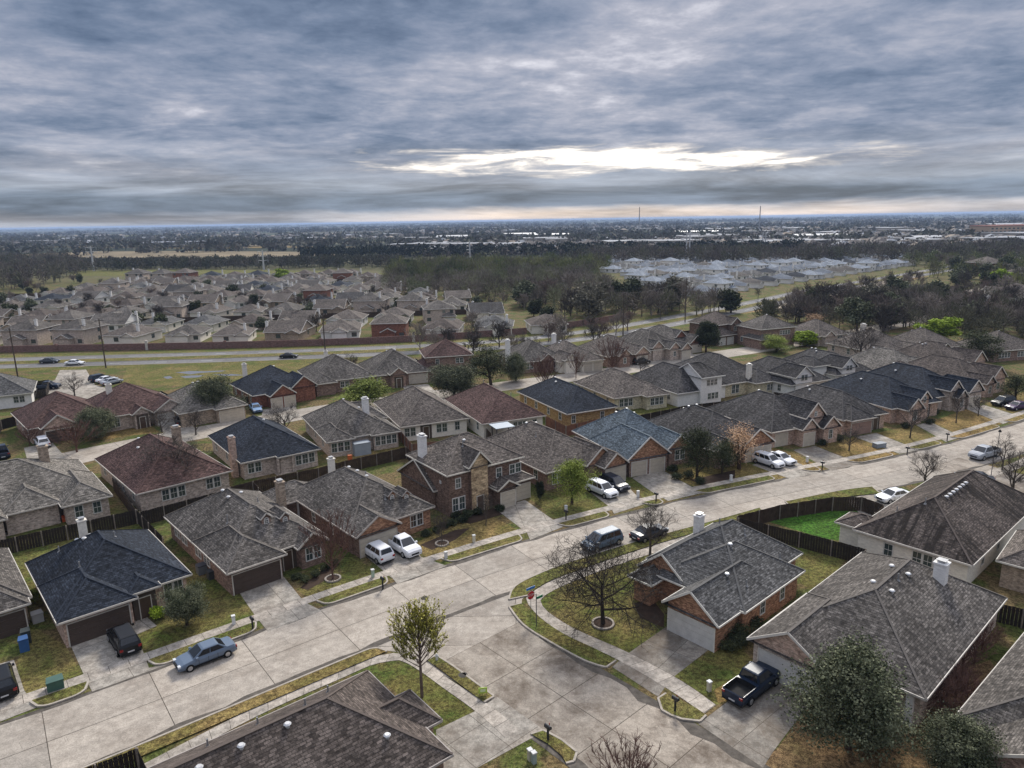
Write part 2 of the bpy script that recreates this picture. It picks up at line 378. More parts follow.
G_leaf = grass('leaf_litter', (0.10, 0.085, 0.035), (0.21, 0.135, 0.07), 0.35)
G_bright = grass('bright', (0.05, 0.135, 0.016), (0.06, 0.10, 0.02), 0.55)

def cum(pts):
    s = [0.0]
    for a, b in zip(pts, pts[1:]): s.append(s[-1]+(Vector(b[:2])-Vector(a[:2])).length)
    return s
def resample(pts, step):
    """Catmull-Rom through pts"""
    pts = [Vector((p[0], p[1])) for p in pts]; out = []
    for i in range(len(pts)-1):
        p0 = pts[max(0, i-1)]; p1 = pts[i]; p2 = pts[i+1]; p3 = pts[min(len(pts)-1, i+2)]
        n = max(1, int((p2-p1).length/step))
        for k in range(n):
            t = k/n
            out.append(0.5*((2*p1)+(p2-p0)*t+(2*p0-5*p1+4*p2-p3)*t*t+(3*p1-p0-3*p2+p3)*t**3))
    out.append(pts[-1]); return out
def offset(pts, d):
    """to the right of travel when d > 0"""
    out = []
    for i, p in enumerate(pts):
        a = pts[max(0, i-1)]; b = pts[min(len(pts)-1, i+1)]; t = (b-a).normalized()
        out.append(Vector((p.x+t.y*d, p.y-t.x*d)))
    return out
def ribbon(name, left, right, z, mat, kind='structure', build=True, mb=None, v1=None):
    mb = mb or MB(); s = cum(left); w = v1 or (left[0]-right[0]).length
    for i in range(len(left)-1):
        mb.face([(right[i].x, right[i].y, z), (right[i+1].x, right[i+1].y, z), (left[i+1].x, left[i+1].y, z), (left[i].x, left[i].y, z)], 0,
                [(s[i], 0), (s[i+1], 0), (s[i+1], w), (s[i], w)])
    if build: return tag(mb.build(name, mat), kind=kind)
    return mb
def project(pts, q):
    best = (1e9, 0); s = cum(pts)
    for i in range(len(pts)-1):
        a, b = pts[i], pts[i+1]; d = b-a; t = max(0, min(1, (q-a).dot(d)/d.length_squared)); e = (a+d*t-q).length
        if e < best[0]: best = (e, s[i]+t*d.length)
    return best[1]
def at_s(pts, sv):
    s = cum(pts); sv = max(0, min(s[-1]-1e-6, sv))
    for i in range(len(pts)-1):
        if s[i+1] >= sv:
            return pts[i].lerp(pts[i+1], (sv-s[i])/(s[i+1]-s[i]))
    return pts[-1]
def sub(pts, s0, s1, step=1.0):
    n = max(2, int(abs(s1-s0)/step)+1)
    return [at_s(pts, s0+(s1-s0)*k/(n-1)) for k in range(n)]

AN = resample([(-72, 20), (-56, 32.5), (-40.7, 44.6), (-32.8, 50.6), (-25, 56.8), (-17.1, 63), (-9, 69), (-0.7, 74.6), (7.8, 79.8), (16.6, 84.5), (25.7, 88.9), (35, 93), (44.4, 97), (53.9, 101),
               (63.3, 105.5), (72.4, 110.3), (82, 115.8), (92, 122), (104, 129.5), (130, 146), (190, 184)], 2.0)
WA = 9.2
AS = offset(AN, WA)
ribbon('street', AN, AS, 0.012, C_road)
BC0 = Vector((-3.2, 55.55)); BD = Vector((0.668, -0.744)).normalized()
BL_ = [BC0 + BD*t for t in range(0, 46, 3)]                      # centre line of the side street
WB = 9.8
BLf = offset(BL_, -WB/2); BRt = offset(BL_, WB/2)
# travel goes towards the viewer: left of travel is the east kerb
# mouth of the side street meets the main street with two rounded corners
def mouth():
    mb = MB(); p = [Vector((-14.5, 57.5)), Vector((-12.6, 54.9)), Vector((-10.4, 54.4)), Vector((-8.6, 53.6)), BRt[1]]
    q = [Vector((5.5, 71.5)), Vector((2.6, 66.4)), Vector((0.6, 62.6)), Vector((0.6, 59.4)), BLf[1]]
    for i in range(4):
        mb.face([(p[i].x, p[i].y, 0.008), (p[i+1].x, p[i+1].y, 0.008), (q[i+1].x, q[i+1].y, 0.008), (q[i].x, q[i].y, 0.008)])
    return mb
ribbon('side_street', BLf, BRt, 0.016, C_road2)
def gutter(edge, side, s0, s1, w0, z, seed, mat):
    r = random.Random(seed); a = sub(edge, s0, s1, 1.6); mb = MB(); wd = [w0*r.uniform(.5, 1.5) for _ in a]
    for i in range(len(a)-1):
        t = (a[i+1]-a[i]).normalized(); n = Vector((t.y, -t.x))*side; q = [a[i], a[i+1], a[i+1]+n*wd[i+1], a[i]+n*wd[i]]
        mb.face([(v.x, v.y, z) for v in (q if side < 0 else q[::-1])], 0, [(0, 0)]*4)
    tag(mb.build('gutter_strip', mat), kind='structure')
C_gut = plain('damp_gutter', (0.095, 0.083, 0.07), 0.8, var=0.45)
gutter(AN, 1, 0, cum(AN)[-1], .55, .0165, 1, C_gut); gutter(AS, -1, 0, cum(AS)[-1], .5, .0165, 2, C_gut); gutter(BLf, 1, 3, 45, .8, .0205, 3, C_gut); gutter(BRt, -1, 3, 45, .8, .0205, 4, C_gut)
tag(mouth().build('street_corner', C_road), kind='structure')
# second side street on the far right
CR = [Vector((63.5, 99.5)), Vector((69, 90)), Vector((76, 80)), Vector((84, 69)), Vector((92, 58))]
ribbon('side_street', offset(CR, -4.2), offset(CR, 4.2), 0.016, C_road2)
# street behind the first row of houses
CN = resample([(-120, 62), (-92, 88), (-76, 103), (-67, 112), (-57, 120.5), (-38, 135), (-19, 145.5), (1, 155.5), (24, 167.5), (51, 184), (86, 205), (125, 232), (170, 268)], 3.0)
ribbon('back_street', offset(CN, -4.1), offset(CN, 4.1), 0.012, C_road)
# the avenue
AV = resample([(-420, 176), (-300, 180), (-147, 191), (-72, 196.5), (-24, 203), (3, 211), (20, 221), (38, 234), (62, 256), (90, 283), (118, 312), (145, 341), (172, 366), (205, 396), (250, 437), (320, 500), (420, 580)], 5.0)
ribbon('avenue', offset(AV, -4.6-3.4), offset(AV, -3.4+0.9), 0.014, C_asph)
ribbon('avenue', offset(AV, 3.4-0.9), offset(AV, 4.6+3.4), 0.014, C_asph)
ribbon('median', offset(AV, -2.4), offset(AV, 2.4), 0.09, G_mix)
for sgn in (-1, 1):
    a = offset(AV, sgn*2.5); ribbon('kerb', offset(a, -0.1), offset(a, 0.1), 0.12, C_kerb)
    a = offset(AV, sgn*8.1); ribbon('kerb', offset(a, -0.1), offset(a, 0.1), 0.12, C_kerb)
    a = offset(AV, sgn*10.5); ribbon('verge', offset(a, -2.2), offset(a, 2.2), 0.02, G_green)
# lane dashes on the avenue
def dashes():
    mb = MB()
    for sg in (-5.3, 5.3):
        c = offset(AV, sg); s = 0; T = cum(c)[-1]
        while s < T-6:
            a, b = at_s(c, s), at_s(c, s+3); d = (b-a).normalized(); n = Vector((d.y, -d.x))*0.08
            mb.face([(a.x-n.x, a.y-n.y, 0.02), (a.x+n.x, a.y+n.y, 0.02), (b.x+n.x, b.y+n.y, 0.02), (b.x-n.x, b.y-n.y, 0.02)]); s += 12
    tag(mb.build('lane_markings', plain('road_paint', (0.7, 0.7, 0.68))), kind='structure')
dashes()

def poly_px(name, px, z, mat, kind='structure'):
    pts = [P(x, y) for x, y in px]; mb = MB()
    a = sum((pts[i].x*pts[(i+1) % len(pts)].y-pts[(i+1) % len(pts)].x*pts[i].y) for i in range(len(pts)))
    if a < 0: pts = pts[::-1]
    o = pts[0]; d = (pts[1]-pts[0]).normalized(); n = Vector((-d.y, d.x, 0))
    mb.face([(p.x, p.y, z) for p in pts], 0, [((p-o).dot(d), (p-o).dot(n)) for p in pts])
    return tag(mb.build(name, mat), kind=kind)

def island(edge, side, s0, s1, wid, gmat, zk=0.12):
    """verge between kerb and sidewalk; side +1 = to the right of travel"""
    inner = offset(edge, side*wid); a, b = sub(edge, s0, s1, .3), sub(inner, s0, s1, .3)
    # rounded ends
    n = len(a); A, B = [], []
    for i in range(n):
        t = min(i, n-1-i)*abs(s1-s0)/(n-1); r = min(1.0, t/1.3); k = 1-math.sqrt(max(0, 1-(1-r)**2))
        A.append(a[i].lerp(b[i], 0.85*k)); B.append(b[i])
    mb = MB()
    for i in range(n-1):
        q = [A[i], A[i+1], B[i+1], B[i]]
        if side > 0: q = q[::-1]
        mb.face([(p.x, p.y, zk-0.01) for p in q])
    g = tag(mb.build('verge', gmat), kind='structure')
    mk = MB(); loop = A+B[::-1]; loop = [(p.x, p.y) for p in loop]
    cen = Vector((sum(p[0] for p in loop)/len(loop), sum(p[1] for p in loop)/len(loop)))
    for i in range(len(A)-1):
        mk.bar((A[i].x, A[i].y, zk/2), (A[i+1].x, A[i+1].y, zk/2), 0.17, zk+0.02)
    mk.bar((A[0].x, A[0].y, zk/2-0.004), (B[0].x, B[0].y, zk/2-0.004), 0.15, zk); mk.bar((A[-1].x, A[-1].y, zk/2-0.004), (B[-1].x, B[-1].y, zk/2-0.004), 0.15, zk)
    tag(mk.build('kerb', C_kerb), kind='structure')
def walk(edge, side, s0, s1, off0, off1, z=0.03):
    a, b = sub(offset(edge, side*off0), s0, s1), sub(offset(edge, side*off1), s0, s1)
    if side > 0: a, b = a, b
    mb = MB(); s = cum(a)
    for i in range(len(a)-1):
        q = [a[i], a[i+1], b[i+1], b[i]]; uv = [(s[i], 0.1), (s[i+1], 0.1), (s[i+1], 1.3), (s[i], 1.3)]
        if side > 0: q = q[::-1]; uv = uv[::-1]
        mb.face([(p.x, p.y, z) for p in q], 0, uv)
    tag(mb.build('sidewalk', C_walk), kind='structure')
AN_S = lambda px, py: project(AN, P(px, py).xy)
# ------------------------------------------------------------------ houses
class House:
    def __init__(s, loc, ang, label, roof, wall, trim=(0.55, 0.51, 0.45), stain=0.35, gable=None, name='house', group=None, simple=False):
        s.e = empty(name, (loc[0], loc[1], 0), R(ang), label, 'house', group)
        s.rm, s.wm, s.gm = SHM(roof, stain), BRM(wall), BRM(gable or wall)
        s.tm = plain('trim_%02d%02d%02d' % tuple(int(c*99) for c in trim), trim, 0.6)
        cap = k3(SH[roof], 1.0); s.cm = plain('ridge_cap_'+roof, cap, 0.9)
        s.roof, s.wall, s.gab, s.trim, s.blocks, s.simple = MB(), MB(), [], MB(), [], simple
    def block(s, x0, x1, y0, y1, kind='yhh', ze=2.75, pitch=0.62, z0=0.0, ov=0.45, ovg=0.3):
        k = len(s.blocks); ze = ze+0.007*k; ax, ea, eb = kind
        ins = ov+0.005*k
        if ax == 'y': T = lambda a, c, z: (c, a, z); a0, a1, c0, c1 = y0, y1, x0, x1
        else: T = lambda a, c, z: (a, c, z); a0, a1, c0, c1 = x0, x1, y0, y1
        w = c1-c0; rise = w/2*pitch; cm = (c0+c1)/2; half = min(w/2, (a1-a0)/2-0.01)
        r0 = a0+(half if ea == 'h' else 0); r1 = a1-(half if eb == 'h' else 0)
        zr = ze+rise*(half/(w/2) if (ea == 'h' and eb == 'h') else 1)
        flip = ax == 'y'
        def add(mb, pts, mat=0):
            mb.face([T(*p) for p in (pts[::-1] if flip else pts)], mat)
        RM = s.roof
        for dz in (0, -0.16):
            f = [[(a0, c0, ze+dz), (a1, c0, ze+dz), (r1, cm, zr+dz), (r0, cm, zr+dz)], [(a1, c1, ze+dz), (a0, c1, ze+dz), (r0, cm, zr+dz), (r1, cm, zr+dz)]]
            if ea == 'h': f.append([(a0, c1, ze+dz), (a0, c0, ze+dz), (r0, cm, zr+dz)])
            if eb == 'h': f.append([(a1, c0, ze+dz), (a1, c1, ze+dz), (r1, cm, zr+dz)])
            for q in f: add(RM, q if dz == 0 else q[::-1])
        # soffit
        if z0 == 0: add(RM, [(a0+0.01, c0+0.01, ze-0.17), (a0+0.01, c1-0.01, ze-0.17), (a1-0.01, c1-0.01, ze-0.17), (a1-0.01, c0+0.01, ze-0.17)], 0)
        # caps on ridge and hips
        if not s.simple:
            RM.bar(T(r0, cm, zr+0.015), T(r1, cm, zr+0.015), 0.22, 0.05, 1)
            for e, rr, aa in ((ea, r0, a0), (eb, r1, a1)):
                if e == 'h':
                    for cc in (c0, c1): RM.bar(T(aa, cc, ze+0.015), T(rr, cm, zr+0.015), 0.18, 0.045, 1)
        # fascia / gutter, rakes
        TB = s.trim; fh, fw = (0.17, 0.06) if z0 == 0 else (0.1, 0.05)
        for cc, sg in ((c0, -1), (c1, 1)): TB.bar(T(a0-0.02, cc+sg*0.035, ze-0.075), T(a1+0.02, cc+sg*0.035, ze-0.075), fw, fh)
        for e, aa, sg in ((ea, a0, -1), (eb, a1, 1)):
            if e == 'h': TB.bar(T(aa+sg*0.035, c0, ze-0.077), T(aa+sg*0.035, c1, ze-0.077), fw, fh)
            else:
                for cc in (c0, c1): TB.bar(T(aa+sg*0.035, cc, ze-0.06), T(aa+sg*0.035, cm, ze+rise-0.06), fw, fh+0.03)
        ia0 = a0+(ovg+0.005*k if ea == 'g' else ins); ia1 = a1-(ovg+0.005*k if eb == 'g' else ins); ic0, ic1 = c0+ins, c1-ins
        zt = ze-0.16
        WB_ = s.wall
        for q in ([(ia0, ic0, z0), (ia1, ic0, z0), (ia1, ic0, zt), (ia0, ic0, zt)], [(ia1, ic1, z0), (ia0, ic1, z0), (ia0, ic1, zt), (ia1, ic1, zt)],
                  [(ia0, ic1, z0), (ia0, ic0, z0), (ia0, ic0, zt), (ia0, ic1, zt)], [(ia1, ic0, z0), (ia1, ic1, z0), (ia1, ic1, zt), (ia1, ic0, zt)]): add(WB_, q)
        pz = ins*pitch-0.16
        for e, aa, fl in ((ea, ia0, 0), (eb, ia1, 1)):
            if e == 'g':
                q = [(aa, ic1, zt), (aa, ic0, zt), (aa, ic0, ze+pz), (aa, cm, zr-0.17), (aa, ic1, ze+pz)]
                g_ = MB(); add(g_, q if not fl else q[::-1]); s.gab.append(g_)
        if ax == 'y': r = (ic0, ic1, ia0, ia1)
        else: r = (ia0, ia1, ic0, ic1)
        s.blocks.append(dict(r=r, ze=ze, pitch=pitch, ax=ax, c=(c0, c1), a=(a0, a1), zr=zr, e=(ea, eb))); return s
    def finish(s, roofname='roof'):
        s.wo = s.wall.build('wall', s.wm, s.e)
        for g_ in s.gab: g_.build('gable', s.gm, s.e)
        s.ro = s.roof.build(roofname, [s.rm, s.cm], s.e)
        s.trim.build('gutter', s.tm, s.e); return s
    def frame(s, side, b, pos):
        """matrix: x along the wall, y outwards, z up; origin on the wall at ground"""
        x0, x1, y0, y1 = s.blocks[b]['r']
        o, d = {'F': ((pos, y0), (0, -1)), 'B': ((pos, y1), (0, 1)), 'L': ((x0, pos), (-1, 0)), 'R': ((x1, pos), (1, 0))}[side]
        ang = math.atan2(d[1], d[0])-math.pi/2
        return Matrix.Translation((o[0], o[1], 0)) @ Matrix.Rotation(ang, 4, 'Z')
    def win(s, side, b, pos, w=1.0, h=1.4, z=0.95, n=1, col=(0.62, 0.6, 0.56), arch=False):
        M = s.frame(side, b, pos); fm, pm = MB(), MB()
        for i in range(n):
            cx = (i-(n-1)/2)*(w+0.12)
            for x in (cx-w/2, cx+w/2): fm.box(x-0.05, x+0.05, 0.003, 0.06, z, z+h, 0, M)
            for zz in (z, z+h): fm.box(cx-w/2-0.05, cx+w/2+0.05, 0.003, 0.07, zz-0.05, zz+0.05, 0, M)
            fm.box(cx-w/2, cx+w/2, 0.003, 0.045, z+h/2-0.025, z+h/2+0.025, 0, M); fm.box(cx-0.015, cx+0.015, 0.003, 0.04, z, z+h, 0, M)
            if arch:
                for q in range(6):
                    a0, a1 = math.pi*q/6, math.pi*(q+1)/6
                    pm.face([M @ Vector(p) for p in ((cx, 0.02, z+h), (cx+w/2*math.cos(a0), 0.02, z+h+w/2*math.sin(a0)), (cx+w/2*math.cos(a1), 0.02, z+h+w/2*math.sin(a1)))])
                    fm.bar(M @ Vector((cx+w/2*math.cos(a0), 0.03, z+h+w/2*math.sin(a0))), M @ Vector((cx+w/2*math.cos(a1), 0.03, z+h+w/2*math.sin(a1))), 0.07, 0.09)
            pm.box(cx-w/2, cx+w/2, 0.003, 0.02, z, z+h, 0, M)
        f = fm.build('window', plain('window_frame', col), s.e); pm.build('pane', glass(), f); return s
    def garage(s, side, b, pos, w=4.9, h=2.15, col=(0.42, 0.37, 0.3), name='sand'):
        M = s.frame(side, b, pos); g, f = MB(), MB()
        for k in range(4):
            g.box(-w/2, w/2, 0.003, 0.03, k*h/4+0.012, (k+1)*h/4-0.012, 0, M)
            n = max(2, int(w/1.15))
            for q in range(n): g.box(-w/2+(q+.14)*w/n, -w/2+(q+.86)*w/n, 0.03, 0.036, (k+.2)*h/4, (k+.8)*h/4, 0, M)
        f.box(-w/2-0.1, -w/2, 0.004, 0.07, 0, h+0.1, 0, M); f.box(w/2, w/2+0.1, 0.004, 0.07, 0, h+0.1, 0, M); f.box(-w/2, w/2, 0.004, 0.07, h, h+0.1, 0, M)
        go = g.build('garage_door', plain('garage_'+name, col, 0.6), s.e); f.build('door_frame', s.tm, go); return s
    def door(s, side, b, pos, col=(0.08, 0.05, 0.035), alcove=True):
        M = s.frame(side, b, pos); g, f = MB(), MB()
        if alcove: g.box(-1.0, 1.0, 0.003, 0.012, 0, 2.5, 1, M)  # flat dark sheet on the wall, painted as the shade of a set-back doorway
        g.box(-0.48, 0.48, 0.013, 0.06, 0.02, 2.1, 0, M); f.box(-0.56, -0.48, 0.013, 0.08, 0, 2.18, 0, M); f.box(0.48, 0.56, 0.013, 0.08, 0, 2.18, 0, M); f.box(-0.48, 0.48, 0.013, 0.08, 2.1, 2.18, 0, M)
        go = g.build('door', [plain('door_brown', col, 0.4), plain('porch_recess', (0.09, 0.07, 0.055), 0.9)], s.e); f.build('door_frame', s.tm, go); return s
    def porch(s, x0, x1, y0, y1, b=0, h=2.5):
        """dark covered patio under the roof edge: recess panel with two posts"""
        p = MB()
        for x in (x0+0.15, x1-0.15): p.box(x-0.16, x+0.16, y0-0.16, y0+0.16, 0, h, 0)
        p.box(x0-0.2, x1+0.2, y0-0.2, y1, 0.0, 0.06, 0)
        p.build('porch', s.wm, s.e); q = MB(); q.box(x0+.3, x1-.3, y1-.25, y1-.2, .06, h-.15); q.build('porch_recess', plain('porch_recess', (0.035, 0.03, 0.027), 0.9), s.e); return s  # dark panel stands in for the shade beneath the patio roof
    def zroof(s, x, y):
        z = 0
        for b in s.blocks:
            c0, c1 = b['c']; a0, a1 = b['a']; a, c = (y, x) if b['ax'] == 'y' else (x, y)
            if a0 <= a <= a1 and c0 <= c <= c1:
                d = min(c-c0, c1-c)
                if b['e'][0] == 'h': d = min(d, a-a0)
                if b['e'][1] == 'h': d = min(d, a1-a)
                z = max(z, b['ze']+d*b['pitch'])
        return z
    def chimney(s, x, y, top, w=0.75, d=1.1, m='tan', z0=0.0):
        c = MB(); c.box(x-w/2, x+w/2, y-d/2, y+d/2, z0, top); c.box(x-w/2-0.08, x+w/2+0.08, y-d/2-0.08, y+d/2+0.08, top, top+0.14)
        co = c.build('chimney', BRM(m), s.e)
        k = MB(); k.box(x-w*.32, x+w*.32, y-d*.32, y+d*.32, top+0.14, top+0.32); k.box(x-w*.4, x+w*.4, y-d*.4, y+d*.4, top+0.32, top+0.37)
        k.build('flue_cap', plain('galvanised', (0.45, 0.45, 0.45), 0.4, 0.6), co); return s
    def vents(s, pts, col=(0.42, 0.42, 0.42), box=True):
        for x, y in pts:
            z = s.zroof(x, y); m = MB()
            m.tube((x, y, z-0.2), (x, y, z+0.14), 0.15, 0.15, 8); m.tube((x, y, z+0.14), (x, y, z+0.22), 0.25, 0.16, 8, cap=True)
            m.build('roof_vent', plain('vent_metal', col, 0.45, 0.3), s.e)
        return s
    def pipes(s, pts, h=0.55, col=(0.25, 0.25, 0.25)):
        for x, y in pts:
            z = s.zroof(x, y); m = MB(); m.tube((x, y, z-0.2), (x, y, z+h), 0.06, 0.06, 6, cap=True); m.tube((x, y, z-.1), (x, y, z+.06), 0.2, 0.08, 8)
            m.build('vent_pipe', plain('pipe_grey', col, 0.6), s.e)
        return s
    def dormer(s, x, y, w=1.5, ze=4.3, z0=3.2, depth=3.0, pitch=0.9):
        b = len(s.blocks); s.block(x-w/2, x+w/2, y, y+depth, 'yg'+'h', ze, pitch, z0, 0.15, 0.15); return b
    def auto(s, rnd, sides='FLBR', skip=()):
        """windows along the visible sides of the main block, as the photo's tract houses have them"""
        x0, x1, y0, y1 = s.blocks[0]['r']
        for sd in sides:
            lo, hi = (x0, x1) if sd in 'FB' else (y0, y1); n = int((hi-lo)/4.2)
            for k in range(n):
                p = lo+(k+0.5)*(hi-lo)/n+rnd.uniform(-.4, .4)
                if any(a-0.9 < p < c+0.9 for q, a, c in skip if q == sd): continue
                s.win(sd, 0, p, 0.9, 1.35, 0.95, 2 if (sd in 'FB' and rnd.random() < .6) else 1)
        return s
# ------------------------------------------------------------------ trees
def skel(seed, h, spread=0.5, levels=5, trunk=0.28, first=0.25, nb=(5, 5, 4, 4), up=0.25, r0=None, lens=(0.55, 0.5, 0.55, 0.6), wig=0.25):
    """list of (p0,p1,r0,r1,level) segments"""
    rnd = random.Random(seed); segs = []
    r0 = r0 or h*0.022
    def grow(p, d, ln, r, lv):
        n = 3 if lv < 2 else 2; pts = [p]; dd = d.copy()
        for i in range(n):
            dd = (dd+Vector((rnd.uniform(-wig, wig), rnd.uniform(-wig, wig), rnd.uniform(-wig*.4, wig)*(0.6 if lv else 0)))*(0.25 if lv == 0 else .7)).normalized()
            pts.append(pts[-1]+dd*ln/n)
        rad = [r*(1-0.6*i/n) for i in range(n+1)]
        for i in range(n): segs.append((pts[i], pts[i+1], rad[i], rad[i+1], lv))
        if lv+1 >= levels: return
        k = nb[min(lv, len(nb)-1)]
        for j in range(k):
            t = (first+(1-first)*(j+rnd.random()*.8)/k) if lv == 0 else (0.25+0.75*(j+rnd.random())/k)
            t = min(t, 1); i = min(n-1, int(t*n)); q = pts[i].lerp(pts[i+1], t*n-i)
            base = (pts[i+1]-pts[i]).normalized(); az = rnd.uniform(0, 6.283) if lv else 6.283*(j*0.382)+rnd.uniform(-.4, .4)
            o = base.orthogonal().normalized(); o.rotate(Matrix.Rotation(az, 3, base))
            sp = spread*(1.25-0.55*t if lv == 0 else 1)*rnd.uniform(.8, 1.2)
            nd = (base*math.cos(sp)+o*math.sin(sp)+Vector((0, 0, up))).normalized()
            grow(q, nd, ln*lens[min(lv, len(lens)-1)]*rnd.uniform(.75, 1.15)*(1.15-0.35*t if lv == 0 else 1), rad[i]*(0.6 if lv == 0 else .55), lv+1)
    grow(Vector((0, 0, 0)), Vector((0, 0, 1)), h*0.62, r0, 0)
    zt = max(s[1].z for s in segs); k = h/zt
    return [(a*k, b*k, ra, rb, lv) for a, b, ra, rb, lv in segs]
BARK = dict(grey=(0.085, 0.072, 0.062), brown=(0.075, 0.052, 0.038), reddish=(0.13, 0.075, 0.06), dark=(0.04, 0.033, 0.028), pale=(0.24, 0.205, 0.175), warmgrey=(0.16, 0.12, 0.1))
def leaf_quads(mb, centres, n, r, size, rnd, flat=0.7):
    for c in centres:
        for _ in range(n):
            d = Vector((rnd.gauss(0, 1), rnd.gauss(0, 1), rnd.gauss(0, 1)*flat)); d = d.normalized()*r*rnd.random()**0.45
            p = c+d; a = Vector((rnd.gauss(0, 1), rnd.gauss(0, 1), rnd.gauss(0, .6))).normalized(); b = a.orthogonal(); b.rotate(Matrix.Rotation(rnd.uniform(0, 6.28), 3, a))
            s_ = size*rnd.uniform(.6, 1.4); a *= s_; b *= s_*0.7
            mb.face([p-a, p-b*.8, p+a, p+b*.8])
def tree_proto(kind, seed, h, bark='grey', leaf=None, name='bare_tree', **kw):
    """kind: bare | bud | oak | bush ; returns (trunk mesh, crown mesh)"""
    rnd = random.Random(seed*7+1); tr, cr = MB(), MB()
    bm = plain('bark_'+bark, BARK[bark], 0.95, var=0.3)
    if kind == 'oval':
        # straight trunk, ascending limbs filling an egg-shaped crown
        w_, n1, n2, base = kw.get('w', .34)*h, kw.get('n1', 26), kw.get('n2', 9), kw.get('base', .34); lf = kw.get('leaves', 3); tk = kw.get('tk', 1.0)
        tr.tube((0, 0, 0), (0, 0, h*base), h*.017, h*.014, 8); tr.tube((0, 0, h*base), (.05, 0, h*.8), h*.014, h*.004, 6)
        for i in range(n1):
            t = (i+.5)/n1; z0 = h*(base+.36*t*.9); az = i*2.4+rnd.uniform(-.3, .3); el = R(20+62*t)+rnd.uniform(-.12, .12)
            cz, cr_ = h*(base+(1-base)*.48), h*(1-base)*.53
            tip = Vector((math.cos(az)*w_*math.cos(el), math.sin(az)*w_*math.cos(el), cz+cr_*math.sin(el)-cr_*.12)); p0 = Vector((0, 0, z0))
            mid_ = p0.lerp(tip, .5)+Vector((math.cos(az), math.sin(az), -.35))*h*.03; pts = [p0, p0.lerp(mid_, .6)*.5+mid_*.5, mid_, mid_.lerp(tip, .5)+Vector((0, 0, h*.008)), tip]
            rr = [h*.0055*(1-.2*k) for k in range(5)]
            for k in range(4): cr.tube(pts[k], pts[k+1], rr[k], rr[k+1]*.9, 4)
            for j in range(n2):
                k = rnd.choice([1, 2, 3]); a = pts[k].lerp(pts[k+1], rnd.random()); d = (pts[k+1]-pts[k]).normalized()
                d = (d+Vector((rnd.gauss(0, .5), rnd.gauss(0, .5), rnd.uniform(.1, .8)))).normalized(); ln = h*rnd.uniform(.07, .17); e_ = a+d*ln
                cr.tube(a, e_, .016*tk, .008*tk, 3)
                for q in range(4):
                    b0 = a.lerp(e_, rnd.random()); b1 = b0+(d+Vector((rnd.gauss(0, .6), rnd.gauss(0, .6), rnd.uniform(0, .7)))).normalized()*h*rnd.uniform(.03, .07); wv = Vector((.009, .006, 0))*tk; cr.face([b0-wv, b0+wv, b1])
                    for _k in range(lf):
                        z = b0.lerp(b1, rnd.random()); u = Vector((rnd.gauss(0, 1), rnd.gauss(0, 1), rnd.gauss(0, 1))).normalized()*.058*rnd.uniform(.6, 1.5); v = u.orthogonal(); cr.face([z-u, z-v, z+u, z+v], 1)
        return tr, cr, [bm], [bm, foliage(leaf, *LEAF[leaf]) if leaf else bm]
    if kind in ('bare', 'bud'):
        tk = kw.pop('thick', 1.0)
        segs = skel(seed, h, **kw)
        mx = max(s[4] for s in segs)
        for a, b, ra, rb, lv in segs:
            if lv <= 1: tr.tube(a, b, max(ra, .02), max(rb, .016), 7 if lv == 0 else 5)
            else: cr.tube(a, b, max(ra, (0.013 if lv < mx else 0.009)*tk), max(rb, (0.010 if lv < mx else 0.006)*tk), 3)
            if lv >= mx-1:
                n = kw.get('tw', 2)
                d = (b-a)
                for _ in range((2 if tk < 2 else 5) if kind == 'bare' else 3):   # last twigs
                    t = rnd.random(); p = a+d*t; q = p+(d.normalized()*0.6+Vector((rnd.uniform(-.7, .7), rnd.uniform(-.7, .7), rnd.uniform(-.2, .7))))*h*0.05
                    w = Vector((0.007, 0.004, 0))*tk; cr.face([p-w, p+w, q])
                    if kind == 'bud':
                        for _k in range(2):
                            z = p.lerp(q, rnd.random()); s_ = 0.055*rnd.uniform(.6, 1.5); u = Vector((rnd.gauss(0, 1), rnd.gauss(0, 1), rnd.gauss(0, 1))).normalized()*s_; v = u.orthogonal()
                            cr.face([z-u, z-v, z+u, z+v], 1)
        return tr, cr, [bm], [bm, foliage(leaf, *LEAF[leaf])] if leaf else [bm, bm]
    # leafy crowns: limbs carry clumps of leaves
    segs = skel(seed, h*0.9, levels=4, spread=kw.get('spread', .8), nb=kw.get('nb', (6, 5, 4)), first=kw.get('first', .3), r0=h*0.03)
    ends = []
    for a, b, ra, rb, lv in segs:
        if lv <= 1: tr.tube(a, b, max(ra, .03), max(rb, .02), 6)
        elif lv == 2: cr.tube(a, b, max(ra, .015), max(rb, .01), 3, 1)
        if lv == 3 or (lv == 2 and rnd.random() < .6): ends.append(b)
    zc = max(e.z for e in ends); rc = sorted(math.hypot(e.x, e.y) for e in ends)[int(len(ends)*.9)]
    for _ in range(int(len(ends)*.35)):
        d = Vector((rnd.gauss(0, 1), rnd.gauss(0, 1), rnd.gauss(0, 1))).normalized()*rnd.uniform(.55, 1.0); ends.append(Vector((d.x*rc*.9, d.y*rc*.9, zc*.52+d.z*zc*.42)))
    leaf_quads(cr, ends, kw.get('per', 40), h*kw.get('cl', 0.085), kw.get('size', 0.11), rnd)
    return tr, cr, [bm], [foliage(leaf, *LEAF[leaf]), bm]
